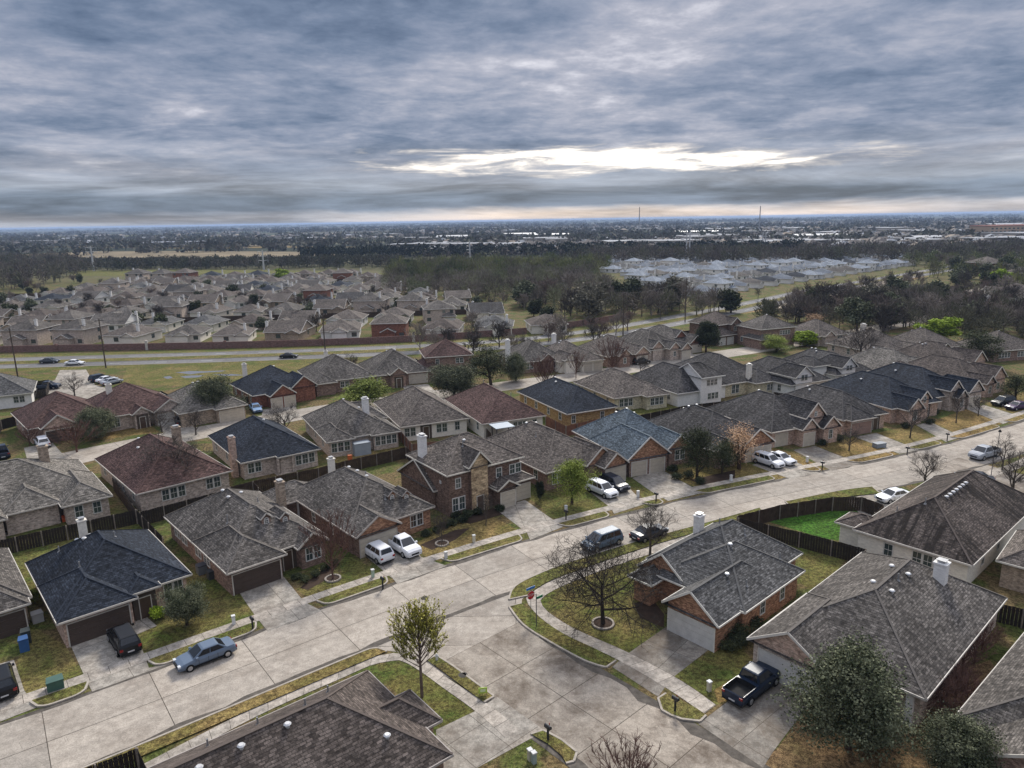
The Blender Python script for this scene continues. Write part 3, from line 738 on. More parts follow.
LEAF = dict(olive=((0.03, 0.038, 0.017), (0.09, 0.10, 0.05)), oak=((0.035, 0.045, 0.022), (0.19, 0.20, 0.12)), spring=((0.10, 0.14, 0.02), (0.28, 0.32, 0.07)), bud=((0.5, 0.48, 0.09), (0.7, 0.66, 0.18)),
            rust=((0.36, 0.22, 0.12), (0.56, 0.38, 0.24)), dark=((0.022, 0.03, 0.016), (0.065, 0.075, 0.04)), lime=((0.16, 0.24, 0.015), (0.36, 0.46, 0.05)), grey=((0.09, 0.085, 0.06), (0.2, 0.18, 0.13)))
PROTO = {}
def proto(key):
    if key in PROTO: return PROTO[key]
    k = key.split('-'); kind, v = k[0], int(k[1]) if len(k) > 1 else 0
    T = dict(
        bare=lambda: tree_proto('bare', 11+v, 7, 'grey', spread=.85, nb=(7, 6, 5, 4), up=.18, lens=(.75, .55, .55, .6), first=.3),
        wide=lambda: tree_proto('bare', 41+v, 7, 'dark', spread=1.15, nb=(10, 8, 6, 4), up=.08, lens=(.95, .6, .55, .6), first=.3, wig=.35),
        pinkish=lambda: tree_proto('oval', 61+v, 6, 'reddish', None, n1=30, n2=12, base=.14, leaves=0, w=.44, tk=1.4),
        bud=lambda: tree_proto('oval', 71+v, 7, 'warmgrey', 'bud', n1=34, n2=12, base=.34, leaves=7),
        spring=lambda: tree_proto('leafy', 81+v, 6, 'brown', 'spring', per=26, size=.07, cl=.13, spread=.8, first=.15),
        rust=lambda: tree_proto('leafy', 91+v, 6, 'brown', 'rust', per=8, size=.05, cl=.15, spread=.7, first=.2),
        oak=lambda: tree_proto('leafy', 101+v, 7, 'brown', 'oak', per=40, size=.068, cl=.15, spread=1.0, nb=(10, 6, 5), first=.08),
        olive=lambda: tree_proto('leafy', 111+v, 6, 'brown', 'olive', per=22, size=.065, cl=.13, spread=.85, first=.12),
        dark=lambda: tree_proto('leafy', 121+v, 6, 'brown', 'dark', per=45, size=.1, cl=.1, spread=.8, first=.15),
        lime=lambda: tree_proto('leafy', 131+v, 6, 'brown', 'lime', per=40, size=.12, cl=.1, spread=.8, first=.15),
        midbare=lambda: tree_proto('bare', 141+v, 8, ['pale', 'grey', 'warmgrey'][v % 3], thick=4.5, spread=.8, levels=4, nb=(8, 6, 5), up=.2, lens=(.75, .6, .7), first=.15),
        midolive=lambda: tree_proto('leafy', 151+v, 8, 'brown', 'grey' if v % 2 else 'oak', per=10, size=.26, cl=.12, spread=.8, first=.12, nb=(6, 5, 3)),
        middark=lambda: tree_proto('leafy', 161+v, 8, 'brown', 'olive', per=12, size=.26, cl=.12, spread=.8, first=.1, nb=(6, 5, 3)),
    )[kind]()
    tr, cr, tm, cm = T
    a = tr.build('trunk', tm, link=False); b = cr.build('crown', cm, link=False)
    zs = [p[2] for p in cr.v]; rs = sorted(math.hypot(p[0], p[1]) for p in cr.v)
    PROTO[key] = (a, b, max(zs), rs[int(len(rs)*.98)]); return PROTO[key]
TR = random.Random(5)
def tree(key, base, h, width=None, name=None, label=None, group=None, rz=None, cat='tree'):
    a, b, hz, rr = proto(key)
    nm = name or {'bare': 'bare_tree', 'wide': 'bare_tree', 'pinkish': 'bare_tree', 'bud': 'budding_tree', 'midbare': 'bare_tree', 'oak': 'live_oak'}.get(key.split('-')[0], 'leafy_tree')
    e = empty(nm, (base[0], base[1], 0), TR.uniform(0, 6.28) if rz is None else rz, label, cat, group)
    s = h/hz; sw = s if width is None else (width/2)/rr
    for m in (a, b):
        c = m.copy(); COL.objects.link(c); c.parent = e; c.scale = (sw, sw, s)
    return e
def tree_px(key, px, py, top, wpx, label, **kw):
    b = P(px, py); h = max(.6, top_h(b, px, top)); w = wpx*(b.y*math.cos(PITCH)+(H-h/2)*math.sin(PITCH))/F
    return tree(key, b, h, w, label=label, **kw)
def bush(px, py, d, h, key='olive', label='', name='shrub', world=None, group=None):
    b = world or P(px, py); mb = MB(); rnd = random.Random(int(px*7+py*13))
    cs = [Vector((rnd.uniform(-1, 1)*d*.3, rnd.uniform(-1, 1)*d*.3, h*.5)) for _ in range(6)]
    leaf_quads(mb, cs, int(60+d*90), max(d*.33, h*.4), 0.07, rnd, .9)
    for i, p in enumerate(mb.v): mb.v[i] = (p[0], p[1], max(0.01, p[2]))
    o = mb.build(name, foliage(key, *LEAF[key])); o.location = b; return tag(o, label, 'shrub', group)

# ------------------------------------------------------------------ cars
def car(kind, loc, ang, col, colname, label, group=None, name='parked_car', cat='car'):
    e = empty(name, (loc[0], loc[1], loc[2] if len(loc) > 2 else 0.02), R(ang), label, cat, group)
    S = dict(  # L, W, belt, top, hood, stations (x, ztop of lower body), cabin base x0,x1 roof x0,x1 (x=0 rear bumper)
        sedan=dict(L=4.8, W=1.82, low=[(0, .55), (.05, .82), (.25, .98), (1.0, 1.0), (3.3, .96), (4.3, .82), (4.68, .68), (4.8, .5)], cab=(.75, 3.55, 1.45, 2.75, 1.44)),
        suv=dict(L=4.75, W=1.9, low=[(0, .6), (.04, .95), (.12, 1.1), (1.0, 1.12), (3.4, 1.08), (4.35, .98), (4.7, .8), (4.75, .6)], cab=(.1, 3.65, .45, 2.85, 1.72)),
        van=dict(L=5.0, W=1.95, low=[(0, .6), (.04, .95), (.12, 1.1), (1.0, 1.12), (3.7, 1.06), (4.6, .9), (4.92, .72), (5.0, .55)], cab=(.12, 4.2, .4, 3.2, 1.75)),
        pickup=dict(L=5.7, W=1.98, low=[(0, .65), (.03, 1.08), (.1, 1.15), (2.0, 1.15), (4.3, 1.15), (5.35, 1.08), (5.65, .9), (5.7, .6)], cab=(2.25, 4.5, 2.42, 3.75, 1.80)),
    )[kind]
    Ln, W = S['L'], S['W']; pm = paint(colname, col); b = MB()
    sts = []
    for x, z in S['low']:
        t = min(1, min(x, Ln-x)/0.35); hw = W/2*(0.86+0.14*math.sin(t*math.pi/2)); zb = 0.3 if 0.1 < x < Ln-.1 else .36
        sts.append([(x-Ln/2, -hw*.93, zb), (x-Ln/2, -hw, zb+.2), (x-Ln/2, -hw, z*.82), (x-Ln/2, -hw*.9, z), (x-Ln/2, 0, z+.03), (x-Ln/2, hw*.9, z), (x-Ln/2, hw, z*.82), (x-Ln/2, hw, zb+.2), (x-Ln/2, hw*.93, zb)])
    bed = kind == 'pickup'
    for i in range(len(sts)-1):
        A, B = sts[i], sts[i+1]
        for k in range(8):
            if bed and i == 2 and k in (3, 4): continue
            b.face([A[k], B[k], B[k+1], A[k+1]], 0, smooth=False)
        b.face([A[0], A[8], B[8], B[0]], 1)
    b.face(sts[0][::-1]); b.face(sts[-1])
    if bed:
        x0, x1 = .12-Ln/2, 1.98-Ln/2; hw = W/2*.86
        b.face([(x0, -hw, .7), (x1, -hw, .7), (x1, hw, .7), (x0, hw, .7)], 1)
        for q in ([(x0, -hw, .7), (x0, -hw, 1.15), (x1, -hw, 1.15), (x1, -hw, .7)], [(x0, hw, .7), (x1, hw, .7), (x1, hw, 1.15), (x0, hw, 1.15)], [(x1, -hw, .7), (x1, -hw, 1.15), (x1, hw, 1.15), (x1, hw, .7)], [(x0, -hw, .7), (x0, hw, .7), (x0, hw, 1.15), (x0, -hw, 1.15)]): b.face(q, 1)
        for sg in (-1, 1): b.box(x0, x1, min(sg*hw, sg*hw*1.06), max(sg*hw, sg*hw*1.06), 1.1, 1.17, 0)
    c0, c1, r0, r1, zt = S['cab']; zb = S['low'][3][1]-.03
    hb, ht = W/2*.9, W/2*.70
    base = [(c0-Ln/2, -hb, zb), (c1-Ln/2, -hb, zb), (c1-Ln/2, hb, zb), (c0-Ln/2, hb, zb)]; top = [(r0-Ln/2, -ht, zt), (r1-Ln/2, -ht, zt), (r1-Ln/2, ht, zt), (r0-Ln/2, ht, zt)]
    for k in range(4): b.face([base[k], base[(k+1) % 4], top[(k+1) % 4], top[k]])
    mid = [(x*.94+.0, y*.8, zt+.05) for x, y, z in top]
    mid = [(top[k][0]+(0.12 if k in (0, 3) else -0.12), top[k][1]*.85, zt+.05) for k in range(4)]
    for k in range(4): b.face([top[k], top[(k+1) % 4], mid[(k+1) % 4], mid[k]])
    b.face(mid)
    b.build('body', [pm, plain('car_underside', (0.02, 0.02, 0.02), .8)], e)
    bm_ = MB()   # door gaps, sill and grille
    for sg in (-1, 1):
        for u in ((.34, .5, .66) if kind != 'pickup' else (.36, .52, .66)): bm_.box(Ln*u-Ln/2-.012, Ln*u-Ln/2+.012, sg*W/2-.012*sg-.006, sg*W/2-.012*sg+.02, .42, S['low'][3][1]*.84)
        bm_.box(-Ln*.3, Ln*.28, sg*W/2-.03, sg*W/2+.012, .28, .40)
    bm_.box(Ln/2-.10, Ln/2+.006, -W*.24, W*.24, .48, .68); bm_.box(-Ln/2-.01, -Ln/2+.06, -W*.42, W*.42, .32, .46)
    bm_.build('black_trim', plain('car_underside', (0.02, 0.02, 0.02), .8), e)
    gm = glass('car', (0.012, 0.015, 0.018))
    def panel(q, a0, a1, b0, b1, name):
        """glass set slightly proud of the cabin side q = (bl, br, tr, tl)"""
        q = [Vector(p) for p in q]; n = (q[1]-q[0]).cross(q[3]-q[0]).normalized()*0.012
        f = lambda u, v: q[0].lerp(q[1], u).lerp(q[3].lerp(q[2], u), v)+n
        return [f(a0, b0), f(a1, b0), f(a1, b1), f(a0, b1)]
    m = MB(); m.face(panel((base[1], base[2], top[2], top[1]), .06, .94, .06, .95, '')); m.build('windshield', gm, e)
    m = MB(); m.face(panel((base[3], base[0], top[0], top[3]), .08, .92, .2, .92, '')); m.build('rear_window', gm, e)
    for q in ((base[0], base[1], top[1], top[0]), (base[2], base[3], top[3], top[2])):
        m = MB(); ed = [.07, .36, .66, .95] if kind in ('suv', 'van') else [.08, .48, .94] if kind != 'pickup' else [.06, .48, .94]
        for u0, u1 in zip(ed, ed[1:]): m.face(panel(q, u0+.012, u1-.012, .12, .9, ''))
        m.build('side_window', gm, e)
    wr = .34 if kind == 'sedan' else .38
    for x in (.85 if kind != 'pickup' else 1.1, Ln-.9 if kind != 'pickup' else Ln-1.05):
        for sg in (-1, 1):
            t, r = MB(), MB(); y = sg*(W/2-.1); t.tube((x-Ln/2, y-.11, wr), (x-Ln/2, y+.13*sg+(0 if sg > 0 else 0.24*0), wr), wr, wr, 14, cap=True) if sg > 0 else t.tube((x-Ln/2, y+.11, wr), (x-Ln/2, y-.13, wr), wr, wr, 14, cap=True)
            w = t.build('wheel', plain('tyre', (0.015, 0.015, 0.015), .8), e)
            r.tube((x-Ln/2, y+sg*.10, wr), (x-Ln/2, y+sg*.14, wr), wr*.62, wr*.58, 10, cap=True); r.build('rim', plain('rim_alloy', (.45, .45, .46), .3, .7), w)
    zl = S['low'][1][1]-.12
    for sg in (-1, 1):
        m = MB(); m.box(Ln/2-.24, Ln/2-.03, sg*W*.36-.17, sg*W*.36+.17, .6, .6+.16 if kind == 'sedan' else .8); m.build('headlight', plain('headlamp', (.6, .62, .64), .15, var=0), e)
        m = MB(); m.box(-Ln/2-.015, -Ln/2+.12, sg*W*.38-.13, sg*W*.38+.13, zl-.1, zl+.1); m.build('tail_light', plain('tail_red', (.25, .01, .01), .25, var=0), e)
        m = MB(); m.box(c1-Ln/2-.35, c1-Ln/2-.15, sg*(W/2+.08)-.09, sg*(W/2+.08)+.09, zb-.02, zb+.14); m.build('mirror', pm, e)
    m = MB(); m.box(-Ln/2-.012, -Ln/2+.02, -.26, .26, .5, .62); m.build('number_plate', plain('plate', (.55, .55, .55)), e)
    return e
def car_px(kind, px, py, ang, col, cn, label, **kw): return car(kind, P(px, py, 0), ang, col, cn, label, **kw)

# ------------------------------------------------------------------ fences, poles, small things
WOOD = lambda k='brown': plain('fence_wood_'+k, dict(brown=(0.055, 0.038, 0.028), dark=(0.032, 0.026, 0.022), red=(0.17, 0.085, 0.06), grey=(0.22, 0.19, 0.16))[k], 0.9, var=0.35)
def fence(pts, label, h=1.85, wood='brown', posts=2.4, side=1, name='wooden_fence', group=None):
    e = empty(name, (pts[0].x, pts[0].y, 0), 0, label, 'fence', group); o = pts[0]; rnd = random.Random(int(o.x*31+o.y*17))
    for a, b in zip(pts, pts[1:]):
        a = Vector((a.x-o.x, a.y-o.y, 0)); b = Vector((b.x-o.x, b.y-o.y, 0)); d = b-a; Ln = d.length; d.normalize(); n = Vector((-d.y, d.x, 0)); m = MB(); k = max(1, int(Ln/0.28))
        for i in range(k):
            p, q = a+d*(Ln*i/k+.008), a+d*(Ln*(i+1)/k-.008); zz = h+rnd.uniform(-.03, .03); off = n*rnd.uniform(-.008, .008)
            f = [p-n*.012+off, q-n*.012+off, q+n*.012+off, p+n*.012+off]
            for j in range(4):
                u, v = f[j], f[(j+1) % 4]; m.face([(u.x, u.y, 0), (v.x, v.y, 0), (v.x, v.y, zz), (u.x, u.y, zz)])
            m.face([(u.x, u.y, zz) for u in f])
        for z in (.4, h-.35): m.bar((a+n*.05*side)+Vector((0, 0, z)), (b+n*.05*side)+Vector((0, 0, z)), .04, .09)
        m.build('panel', WOOD(wood), e)
        np_ = max(1, int(Ln/posts)); pm = MB()
        for i in range(np_+1):
            p = a+d*(Ln*i/np_)-n*.07*side; pm.box(p.x-.05, p.x+.05, p.y-.05, p.y+.05, 0, h+.05)
            ob = pm.build('post', WOOD('grey'), e); pm = MB()
    return e
def fence_px(px, label, z=1.85, **kw): return fence([P(x, y, z) for x, y in px], label, h=z, **kw)
def small(name, cat, label, loc, parts, ang=0, group=None):
    """parts: (part name, MB, material)"""
    e = empty(name, (loc[0], loc[1], loc[2] if len(loc) > 2 else 0), R(ang), label, cat, group)
    for n, m, mt in parts: m.build(n, mt, e)
    return e
def pole(loc, h, label, ang=0, arms=(0.6,), wood=True, name='power_pole', cat='pole', group=None):
    m = MB(); m.tube((0, 0, 0), (0, 0, h), .19, .12, 8, cap=True); a = MB(); ins = MB()
    for dz in arms:
        a.box(-1.2, 1.2, -.06, .06, h-dz-.07, h-dz+.07)
        for x in (-1.05, -.4, .4, 1.05): ins.tube((x, 0, h-dz+.07), (x, 0, h-dz+.3), .05, .04, 6, cap=True)
    return small(name, cat, label, loc, [('shaft', m, plain('pole_wood', (.09, .07, .055), .9) if wood else plain('pole_steel', (.42, .42, .42), .5)), ('crossarm', a, plain('arm_wood', (.1, .08, .06), .9)), ('insulator', ins, plain('insulator', (.4, .4, .42), .4))], ang, group)
def pylon(px, base, top, label):
    b = P(px, base); h = top_h(b, px, top); m = MB(); m.tube((0, 0, 0), (0, 0, h), .9, .45, 8, cap=True); a = MB(); ins = MB()
    for k, dz in enumerate((1.5, 5, 8.5)):
        for sg in (-1, 1):
            a.tube((0, 0, h-dz), (sg*4, 0, h-dz+.6), .2, .12, 5); ins.tube((sg*4, 0, h-dz+.6), (sg*4, 0, h-dz-1.6), .12, .12, 5)
    return small('transmission_tower', 'pylon', label, b, [('shaft', m, plain('pylon_steel', (.5, .5, .5), .5)), ('arm', a, plain('pylon_steel', (.5, .5, .5), .5)), ('insulator', ins, plain('insulator', (.4, .4, .42), .4))], 40)
def wire(p0, p1, sag, r, label, group=None):
    m = MB(); n = 12; p0, p1 = Vector(p0), Vector(p1); q = [p0.lerp(p1, i/n)-Vector((0, 0, sag*4*(i/n)*(1-i/n))) for i in range(n+1)]
    for a, b in zip(q, q[1:]): m.tube(a, b, r, r, 4)
    return tag(m.build('power_line', plain('cable', (.05, .05, .05), .6)), label, 'cable', group)
# ------------------------------------------------------------------ the houses near the viewer
RN = random.Random(3)
def org(px, ang, x=0, y=0, z=2.8):
    """world origin of a house frame in which the eave point seen at px has local coordinates x, y"""
    p = P(px[0], px[1], z); c, s = math.cos(R(ang)), math.sin(R(ang))
    return (p.x-(x*c-y*s), p.y-(x*s+y*c))
GAR = dict(brown=(0.085, 0.062, 0.05), sand=(0.52, 0.46, 0.37), white=(0.6, 0.58, 0.54), pale=(0.5, 0.45, 0.38), rose=(0.3, 0.2, 0.16))
def G(h, side, b, pos, w=4.9, c='sand'): return h.garage(side, b, pos, w, 2.15, GAR[c], c)

# first row, north side of the street
h = House(org((57, 623.6), 42), 42, 'single-storey house with dark navy hipped roof behind the parked blue-grey saloon', 'navy', 'pink')
h.block(0, 11.6, 1.2, 15.6, 'yhh').block(0, 6.4, 0, 9, 'yhh').block(5.7, 8.6, 0.5, 6, 'yhh', 2.95).finish()
G(h, 'F', 1, 3.2, 4.9, 'brown').door('F', 2, 7.15).win('F', 0, 9.9, .8, 1.6, .8, 2).win('L', 0, 11, 1, 1.4).chimney(4.9, 12.2, 6.9, .7, .7, 'cream', 4.5)
h.vents([(5.0, 13.0), (5.3, 11.2), (4.6, 10.4), (4.2, 11.8)], (.55, .55, .55)).pipes([(2.6, 12.2), (7.0, 9.0), (3.2, 6.0)])
h = House(org((226.8, 573.5), 42), 42, 'single-storey house with large grey-brown roof, two small dormers and dark garage door', 'grey', 'dull', stain=.5, gable='brown')
h.block(0, 11.4, 1.4, 19.4, 'yhh').block(0, 6.2, 0, 10, 'yhh').block(7.6, 11.2, 0.4, 6, 'ygh', 2.6, .75)
d1 = h.dormer(6.2, 4.4, 1.3, 5.35, 4.3, 3.0); d2 = h.dormer(8.1, 4.0, 1.3, 5.0, 4.0, 3.0); h.finish()
G(h, 'F', 1, 3.1, 4.9, 'brown').door('F', 0, 7.0).win('F', 2, 9.4, .8, 1.5, .8, 2).win('F', d1, 6.2, .45, .45, 4.65, 1, arch=True).win('F', d2, 8.1, .45, .45, 4.3, 1, arch=True)
for y in (7, 9.6, 14, 16.4): h.win('L', 0, y, .8, 1.3, .95, 2)
h.chimney(11.6, 13.0, 5.6, .8, 1.0, 'tan').vents([(5.1, 16.5), (5.2, 14.0), (5.0, 11.8), (6.9, 13.0)], (.6, .6, .58)).pipes([(3.2, 7.6)], .9, (.1, .1, .1)).pipes([(7.6, 10.0)])
h = House(org((353, 536), 41), 41, 'single-storey house with grey-brown roof, two dormers and orange brick garage gable', 'grey', 'brown', stain=.2, gable='orange', trim=(.4, .36, .32))
h.block(0, 11.4, .8, 17.6, 'yhh').block(0.1, 5.9, -.5, 9, 'ygh', 2.7).block(-2.4, 3.8, 14.0, 19.4, 'xhh', 2.7)
d1 = h.dormer(7.0, 3.0, 1.25, 4.75, 3.9, 2.6); d2 = h.dormer(8.7, 2.6, 1.25, 4.4, 3.6, 2.6); h.finish()
fr = MB(); r = h.blocks[0]['r']; fr.box(6.1, r[1]+.01, r[2]-.02, r[2]-.004, 0, 2.5); fr.build('brick_front', BRM('orange'), h.e)
G(h, 'F', 1, 3.0, 4.7, 'sand').win('F', 0, 9.0, .8, 1.5, .8, 2).win('F', d1, 7.0, .45, .4, 4.1, 1, arch=True).win('F', d2, 8.7, .45, .4, 3.8, 1, arch=True).win('L', 0, 6, .8, 1.2).win('L', 0, 10.5, .8, 1.2)
h.chimney(5.6, 15.4, 6.4, .7, .7, 'cream', 3.5).vents([(5.2, 14.6), (6.0, 13.6), (6.6, 12.6), (7.2, 11.6), (6.6, 8.2)], (.6, .6, .58)).pipes([(7.6, 10.2), (6.2, 3.4)])
p = MB()
for x, y in ((-2.2, 14.3), (-2.2, 16.6), (-2.2, 19.1), (.2, 14.3)): p.box(x-.1, x+.1, y-.1, y+.1, 0, 2.6)
p.build('patio_post', plain('white_post', (.6, .6, .58)), h.e)

h = House(org((447, 476), 36, 0, 0, 5.75), 36, 'two-storey dark brick house with tall tan stone entry gable and two sand garage doors', 'warm', 'brown', stain=.15, gable='brown', trim=(.62, .58, .5), name='two_storey_house')
h.block(0, 11.8, 0, 10.6, 'xhh', 5.75, .58).block(-.1, 9, 3.3, 13.2, 'xgh', 2.75, .60)
h.block(2.9, 6.3, -.5, 6, 'ygh', 6.2, 1.1).block(6.6, 12.9, -.9, 5, 'xhh', 2.9, .5).block(6.4, 9.9, -1.6, 3, 'ygh', 2.7, .6); h.finish()
r = h.blocks[2]['r']; fr = MB(); fr.box(r[0]-.006, r[1]+.006, r[2]-.02, r[2]-.006, 0, 6.1); fr.face([(r[0], r[2]-.02, 6.1), (r[1], r[2]-.02, 6.1), (r[1], r[2]-.02, 6.5), ((r[0]+r[1])/2, r[2]-.02, 7.7), (r[0], r[2]-.02, 6.5)]); fr.build('stone_front', BRM('stone'), h.e)
G(h, 'F', 4, 8.15, 2.2).garage('F', 3, 11.2, 2.2, 2.15, GAR['sand'], 'sand').win('F', 0, 1.8, .85, 1.7, .7, 2).win('F', 0, 1.8, .75, 1.3, 3.6, 1).win('F', 0, 8.0, .85, 1.3, 3.6, 1).win('F', 0, 10.6, .85, 1.3, 3.6, 2).door('F', 2, 4.6)
h.win('L', 0, 6, .3, .3, 4.0).win('L', 0, 2.4, .3, .3, 4.0).chimney(.9, 7.6, 8.8, .8, 1.1, 'white', 4).vents([(5.2, 4.2), (6.0, 8.8)], (.25, .25, .25)).pipes([(4.4, 3.2)], .7)

h = House(org((546, 473), 33), 33, 'grey-roofed single-storey brick house beside the bright green budding tree', 'warm', 'dull', stain=.55, gable='orange')
h.block(0, 11.6, 0, 17.6, 'yhh').block(6.2, 11.8, -1.0, 8, 'ygh', 2.75, .8).block(7.9, 12.4, -2.8, 5, 'ygh', 2.6, .8); h.finish()
G(h, 'F', 2, 10.15, 3.6).win('F', 0, 2.2, .8, 1.6, .7, 2).door('F', 0, 5.2)
h.auto(RN, 'L').vents([(5.2, 12.2), (6.4, 11.4)], (.3, .3, .3)).pipes([(4.0, 8)])
h = House(org((627.7, 459.7), 24), 24, 'house with bright blue-grey speckled roof, twin brick gables and two sand garage doors', 'blue', 'dull', stain=.05, gable='orange', trim=(.68, .65, .6))
h.block(0, 12.2, 3.0, 16.2, 'yhh', 2.75, .72).block(0, 7.4, -.1, 11, 'ygh', 2.75, .8).block(7.9, 12.5, 1.4, 9, 'ygh', 2.75, .8); h.finish()
G(h, 'F', 1, 2.1, 2.5).garage('F', 1, 5.2, 2.5, 2.15, GAR['sand'], 'sand').win('F', 2, 10.3, .8, 1.6, .7, 2).door('F', 0, 7.7, alcove=False).auto(RN, 'L').vents([(5.0, 11), (6.4, 10.2), (7.2, 9.4)], (.12, .13, .15))
h = House(org((774, 440), 24, 11.8, 0), 24, 'dark grey-roofed house behind the rust-coloured tree', 'dark', 'dull', stain=.5, gable='orange', trim=(.62, .58, .52))
h.block(0, 11.8, 1.2, 17.5, 'yhh').block(5.6, 11.8, -.3, 9, 'ygh', 2.75, .75).block(.5, 4.8, -.5, 6, 'ygh', 2.7, .75); h.finish()
G(h, 'F', 1, 8.8, 4.8).win('F', 2, 2.6, .8, 1.5, .8, 2).auto(RN, 'L').vents([(5.2, 13.4), (5.2, 12.2), (6.0, 11.2), (6.8, 12.2)], (.62, .62, .6))
h = House(org((785, 434), 24), 24, 'house with dark grey roof and three pink brick gables, the middle one tallest', 'dark', 'pink', stain=.45, trim=(.66, .6, .52))
h.block(-1.2, 11.8, 1.6, 18, 'yhh').block(5.0, 9.6, .7, 10, 'ygh', 4.4, 1.05).block(3.6, 7.2, -.1, 6, 'ygh', 2.9, .95).block(7.6, 11.6, -.5, 7, 'ygh', 2.75, .9); h.finish()
G(h, 'F', 0, 1.4, 2.5).garage('F', 2, 5.4, 2.3, 2.15, GAR['sand'], 'sand').win('F', 3, 9.6, .8, 1.5, .8, 1).win('F', 1, 7.3, .5, .6, 4.5, 1, arch=True).auto(RN, 'L').vents([(4.4, 15), (4.9, 13.8), (5.6, 12.9), (5.4, 11.8), (6.4, 13.4)], (.62, .62, .6))
h = House(org((855, 420), 23), 23, 'grey-roofed house with rose garage door beside the three pink gables', 'dark', 'pink', stain=.3)
h.block(-1.8, 8.8, .8, 17.5, 'yhh').block(-1.0, 4.8, -.2, 7, 'yhh'); h.finish(); G(h, 'F', 1, 1.9, 4.6, 'rose').door('F', 0, 6.3).vents([(2, 12), (3, 13.4)])
h = House(org((903, 410), 23), 23, 'navy-roofed house with two pink brick gables behind a small bare tree', 'navy', 'pink', stain=.1, trim=(.62, .58, .52))
h.block(-1.0, 11.8, 1.4, 20, 'yhh').block(.4, 4.6, -.8, 8, 'ygh', 2.75, .95).block(4.4, 7.4, .2, 8, 'ygh', 4.0, 1.0); h.finish()
h.win('F', 2, 5.9, .6, 1.2, 3.3).win('F', 1, 2.5, .8, 1.5, .8).door('F', 0, 8.4).auto(RN, 'L').vents([(4, 16), (6, 14), (3.4, 12)], (.06, .07, .09))
h = House(org((982.7, 391.7), 25, 11.8, 0), 25, 'second navy-roofed house, farther up the street with three pale brick gables', 'navy', 'palebrick', stain=.1, trim=(.62, .58, .52))
h.block(-1.5, 11.6, 1.4, 20, 'yhh').block(2.6, 6.4, .2, 8, 'ygh', 3.9, 1.0).block(3.6, 6.6, -.8, 6, 'ygh', 2.7, .95).block(7.2, 11.8, -.4, 8, 'ygh', 3.2, .95); h.finish()
G(h, 'F', 3, 9.5, 3.0).win('F', 2, 5.1, .8, 1.4, .8).auto(RN, 'L').vents([(5, 14), (3, 12)], (.06, .07, .09))
h = House(org((1005.6, 377.5), 28, 11.5, 0), 28, 'brown-grey roofed house with pink gables at the far bend of the street', 'brown', 'pink', stain=.3)
h.block(0, 11.6, 1, 18, 'yhh').block(5.8, 11.4, -.5, 8, 'ygh', 3.0, .9).block(2.0, 5.5, -1.6, 6, 'ygh', 2.8, .9).block(-9, 1, 8, 18, 'xhh'); h.finish()
h.win('F', 1, 8.6, .8, 1.4, .8).win('F', 2, 3.8, .8, 1.4, .8).auto(RN, 'L')

# house at the left edge
h = House(org((30, 602), 42, 5.6, -.2), 42, 'grey-roofed house cut by the frame edge, black car before its garage', 'grey', 'tan', stain=.3)
h.block(-7, 5.9, 1.0, 15, 'yhh').block(0, 5.6, -.3, 8, 'yhh'); h.finish(); G(h, 'F', 1, 2.8, 4.6, 'brown')

# second row (backs towards the viewer)
h = House(org((112.5, 495), 41, 15.4, 0), 41, 'sand-grey roofed house with covered back patio and green-lit windows by the frame edge', 'pale', 'palebrick', stain=.35)
h.block(-4.5, 15.2, 3.6, 19.4, 'xhh', 2.8, .5).block(9.8, 15.4, 0, 12, 'yhh').block(-2, 4.4, .4, 10, 'yhh').block(4, 10.2, 1.8, 10, 'yhh'); h.finish()
h.win('F', 1, 11.6, .9, 1.5, .8, 1).win('F', 1, 13.6, .9, 1.5, .8, 1).win('F', 2, 2.0, .9, 1.5, .8, 2).porch(4.3, 9.4, 2.4, 3.6).chimney(10.4, 13.5, 7.2, 1.1, 1.2, 'tan', 4).vents([(7.6, 13.8), (6.4, 13.4), (1.5, 11)], (.6, .6, .6))
h = House(org((136, 494), 43), 43, 'maroon-roofed house behind a large bare tree with dark fence around it', 'maroon', 'palebrick', stain=.2)
h.block(0, 12.4, 0, 19.8, 'yhh'); h.finish(); h.win('F', 0, 4.6, .9, 1.5, .8, 3).win('F', 0, 9.8, .9, 1.5, .8, 2).auto(RN, 'L').chimney(8.8, 10.2, 7.6, 1.0, 1.0, 'tan', 3.5).vents([(5, 15), (4, 12)], (.25, .2, .2))
h = House(org((242, 464), 37), 37, 'navy-roofed house with tall pink brick chimney on its left side', 'navy', 'palebrick', stain=.1)
h.block(0, 11.6, .6, 18, 'yhh').block(5.0, 11.6, -.4, 9, 'yhh'); h.finish(); h.win('F', 0, 2.0, .9, 1.5, .8, 2).win('F', 1, 9.2, .9, 1.5, .8, 3).porch(4.9, 7.4, -.1, .9).auto(RN, 'L').chimney(-.2, 3.4, 5.9, .8, 1.1, 'pink').vents([(5, 14.5), (6, 13), (7, 11)], (.5, .5, .5))
h = House(org((326, 442), 28), 28, 'grey-roofed house with white chimney and back lawn beside brown fence', 'grey', 'palebrick', stain=.35, trim=(.5, .47, .42))
h.block(0, 11.8, .6, 17.5, 'yhh').block(0, 4.6, -.2, 8, 'yhh').block(7.2, 12.2, -.3, 8, 'yhh').block(6, 13, 9, 17, 'xgh'); h.finish()
h.win('F', 1, 2.3, .9, 1.5, .8, 3).win('F', 2, 9.7, .8, 1.5, .8, 4).chimney(8.2, 5.6, 7.4, .9, 1.1, 'white', 3.5).vents([(5, 13.5), (6.2, 12), (8, 9)], (.6, .6, .6)).auto(RN, 'L')
h = House(org((400, 427), 24), 24, 'grey-brown roofed house standing directly behind the two-storey dark brick house', 'warm', 'cream', stain=.4)
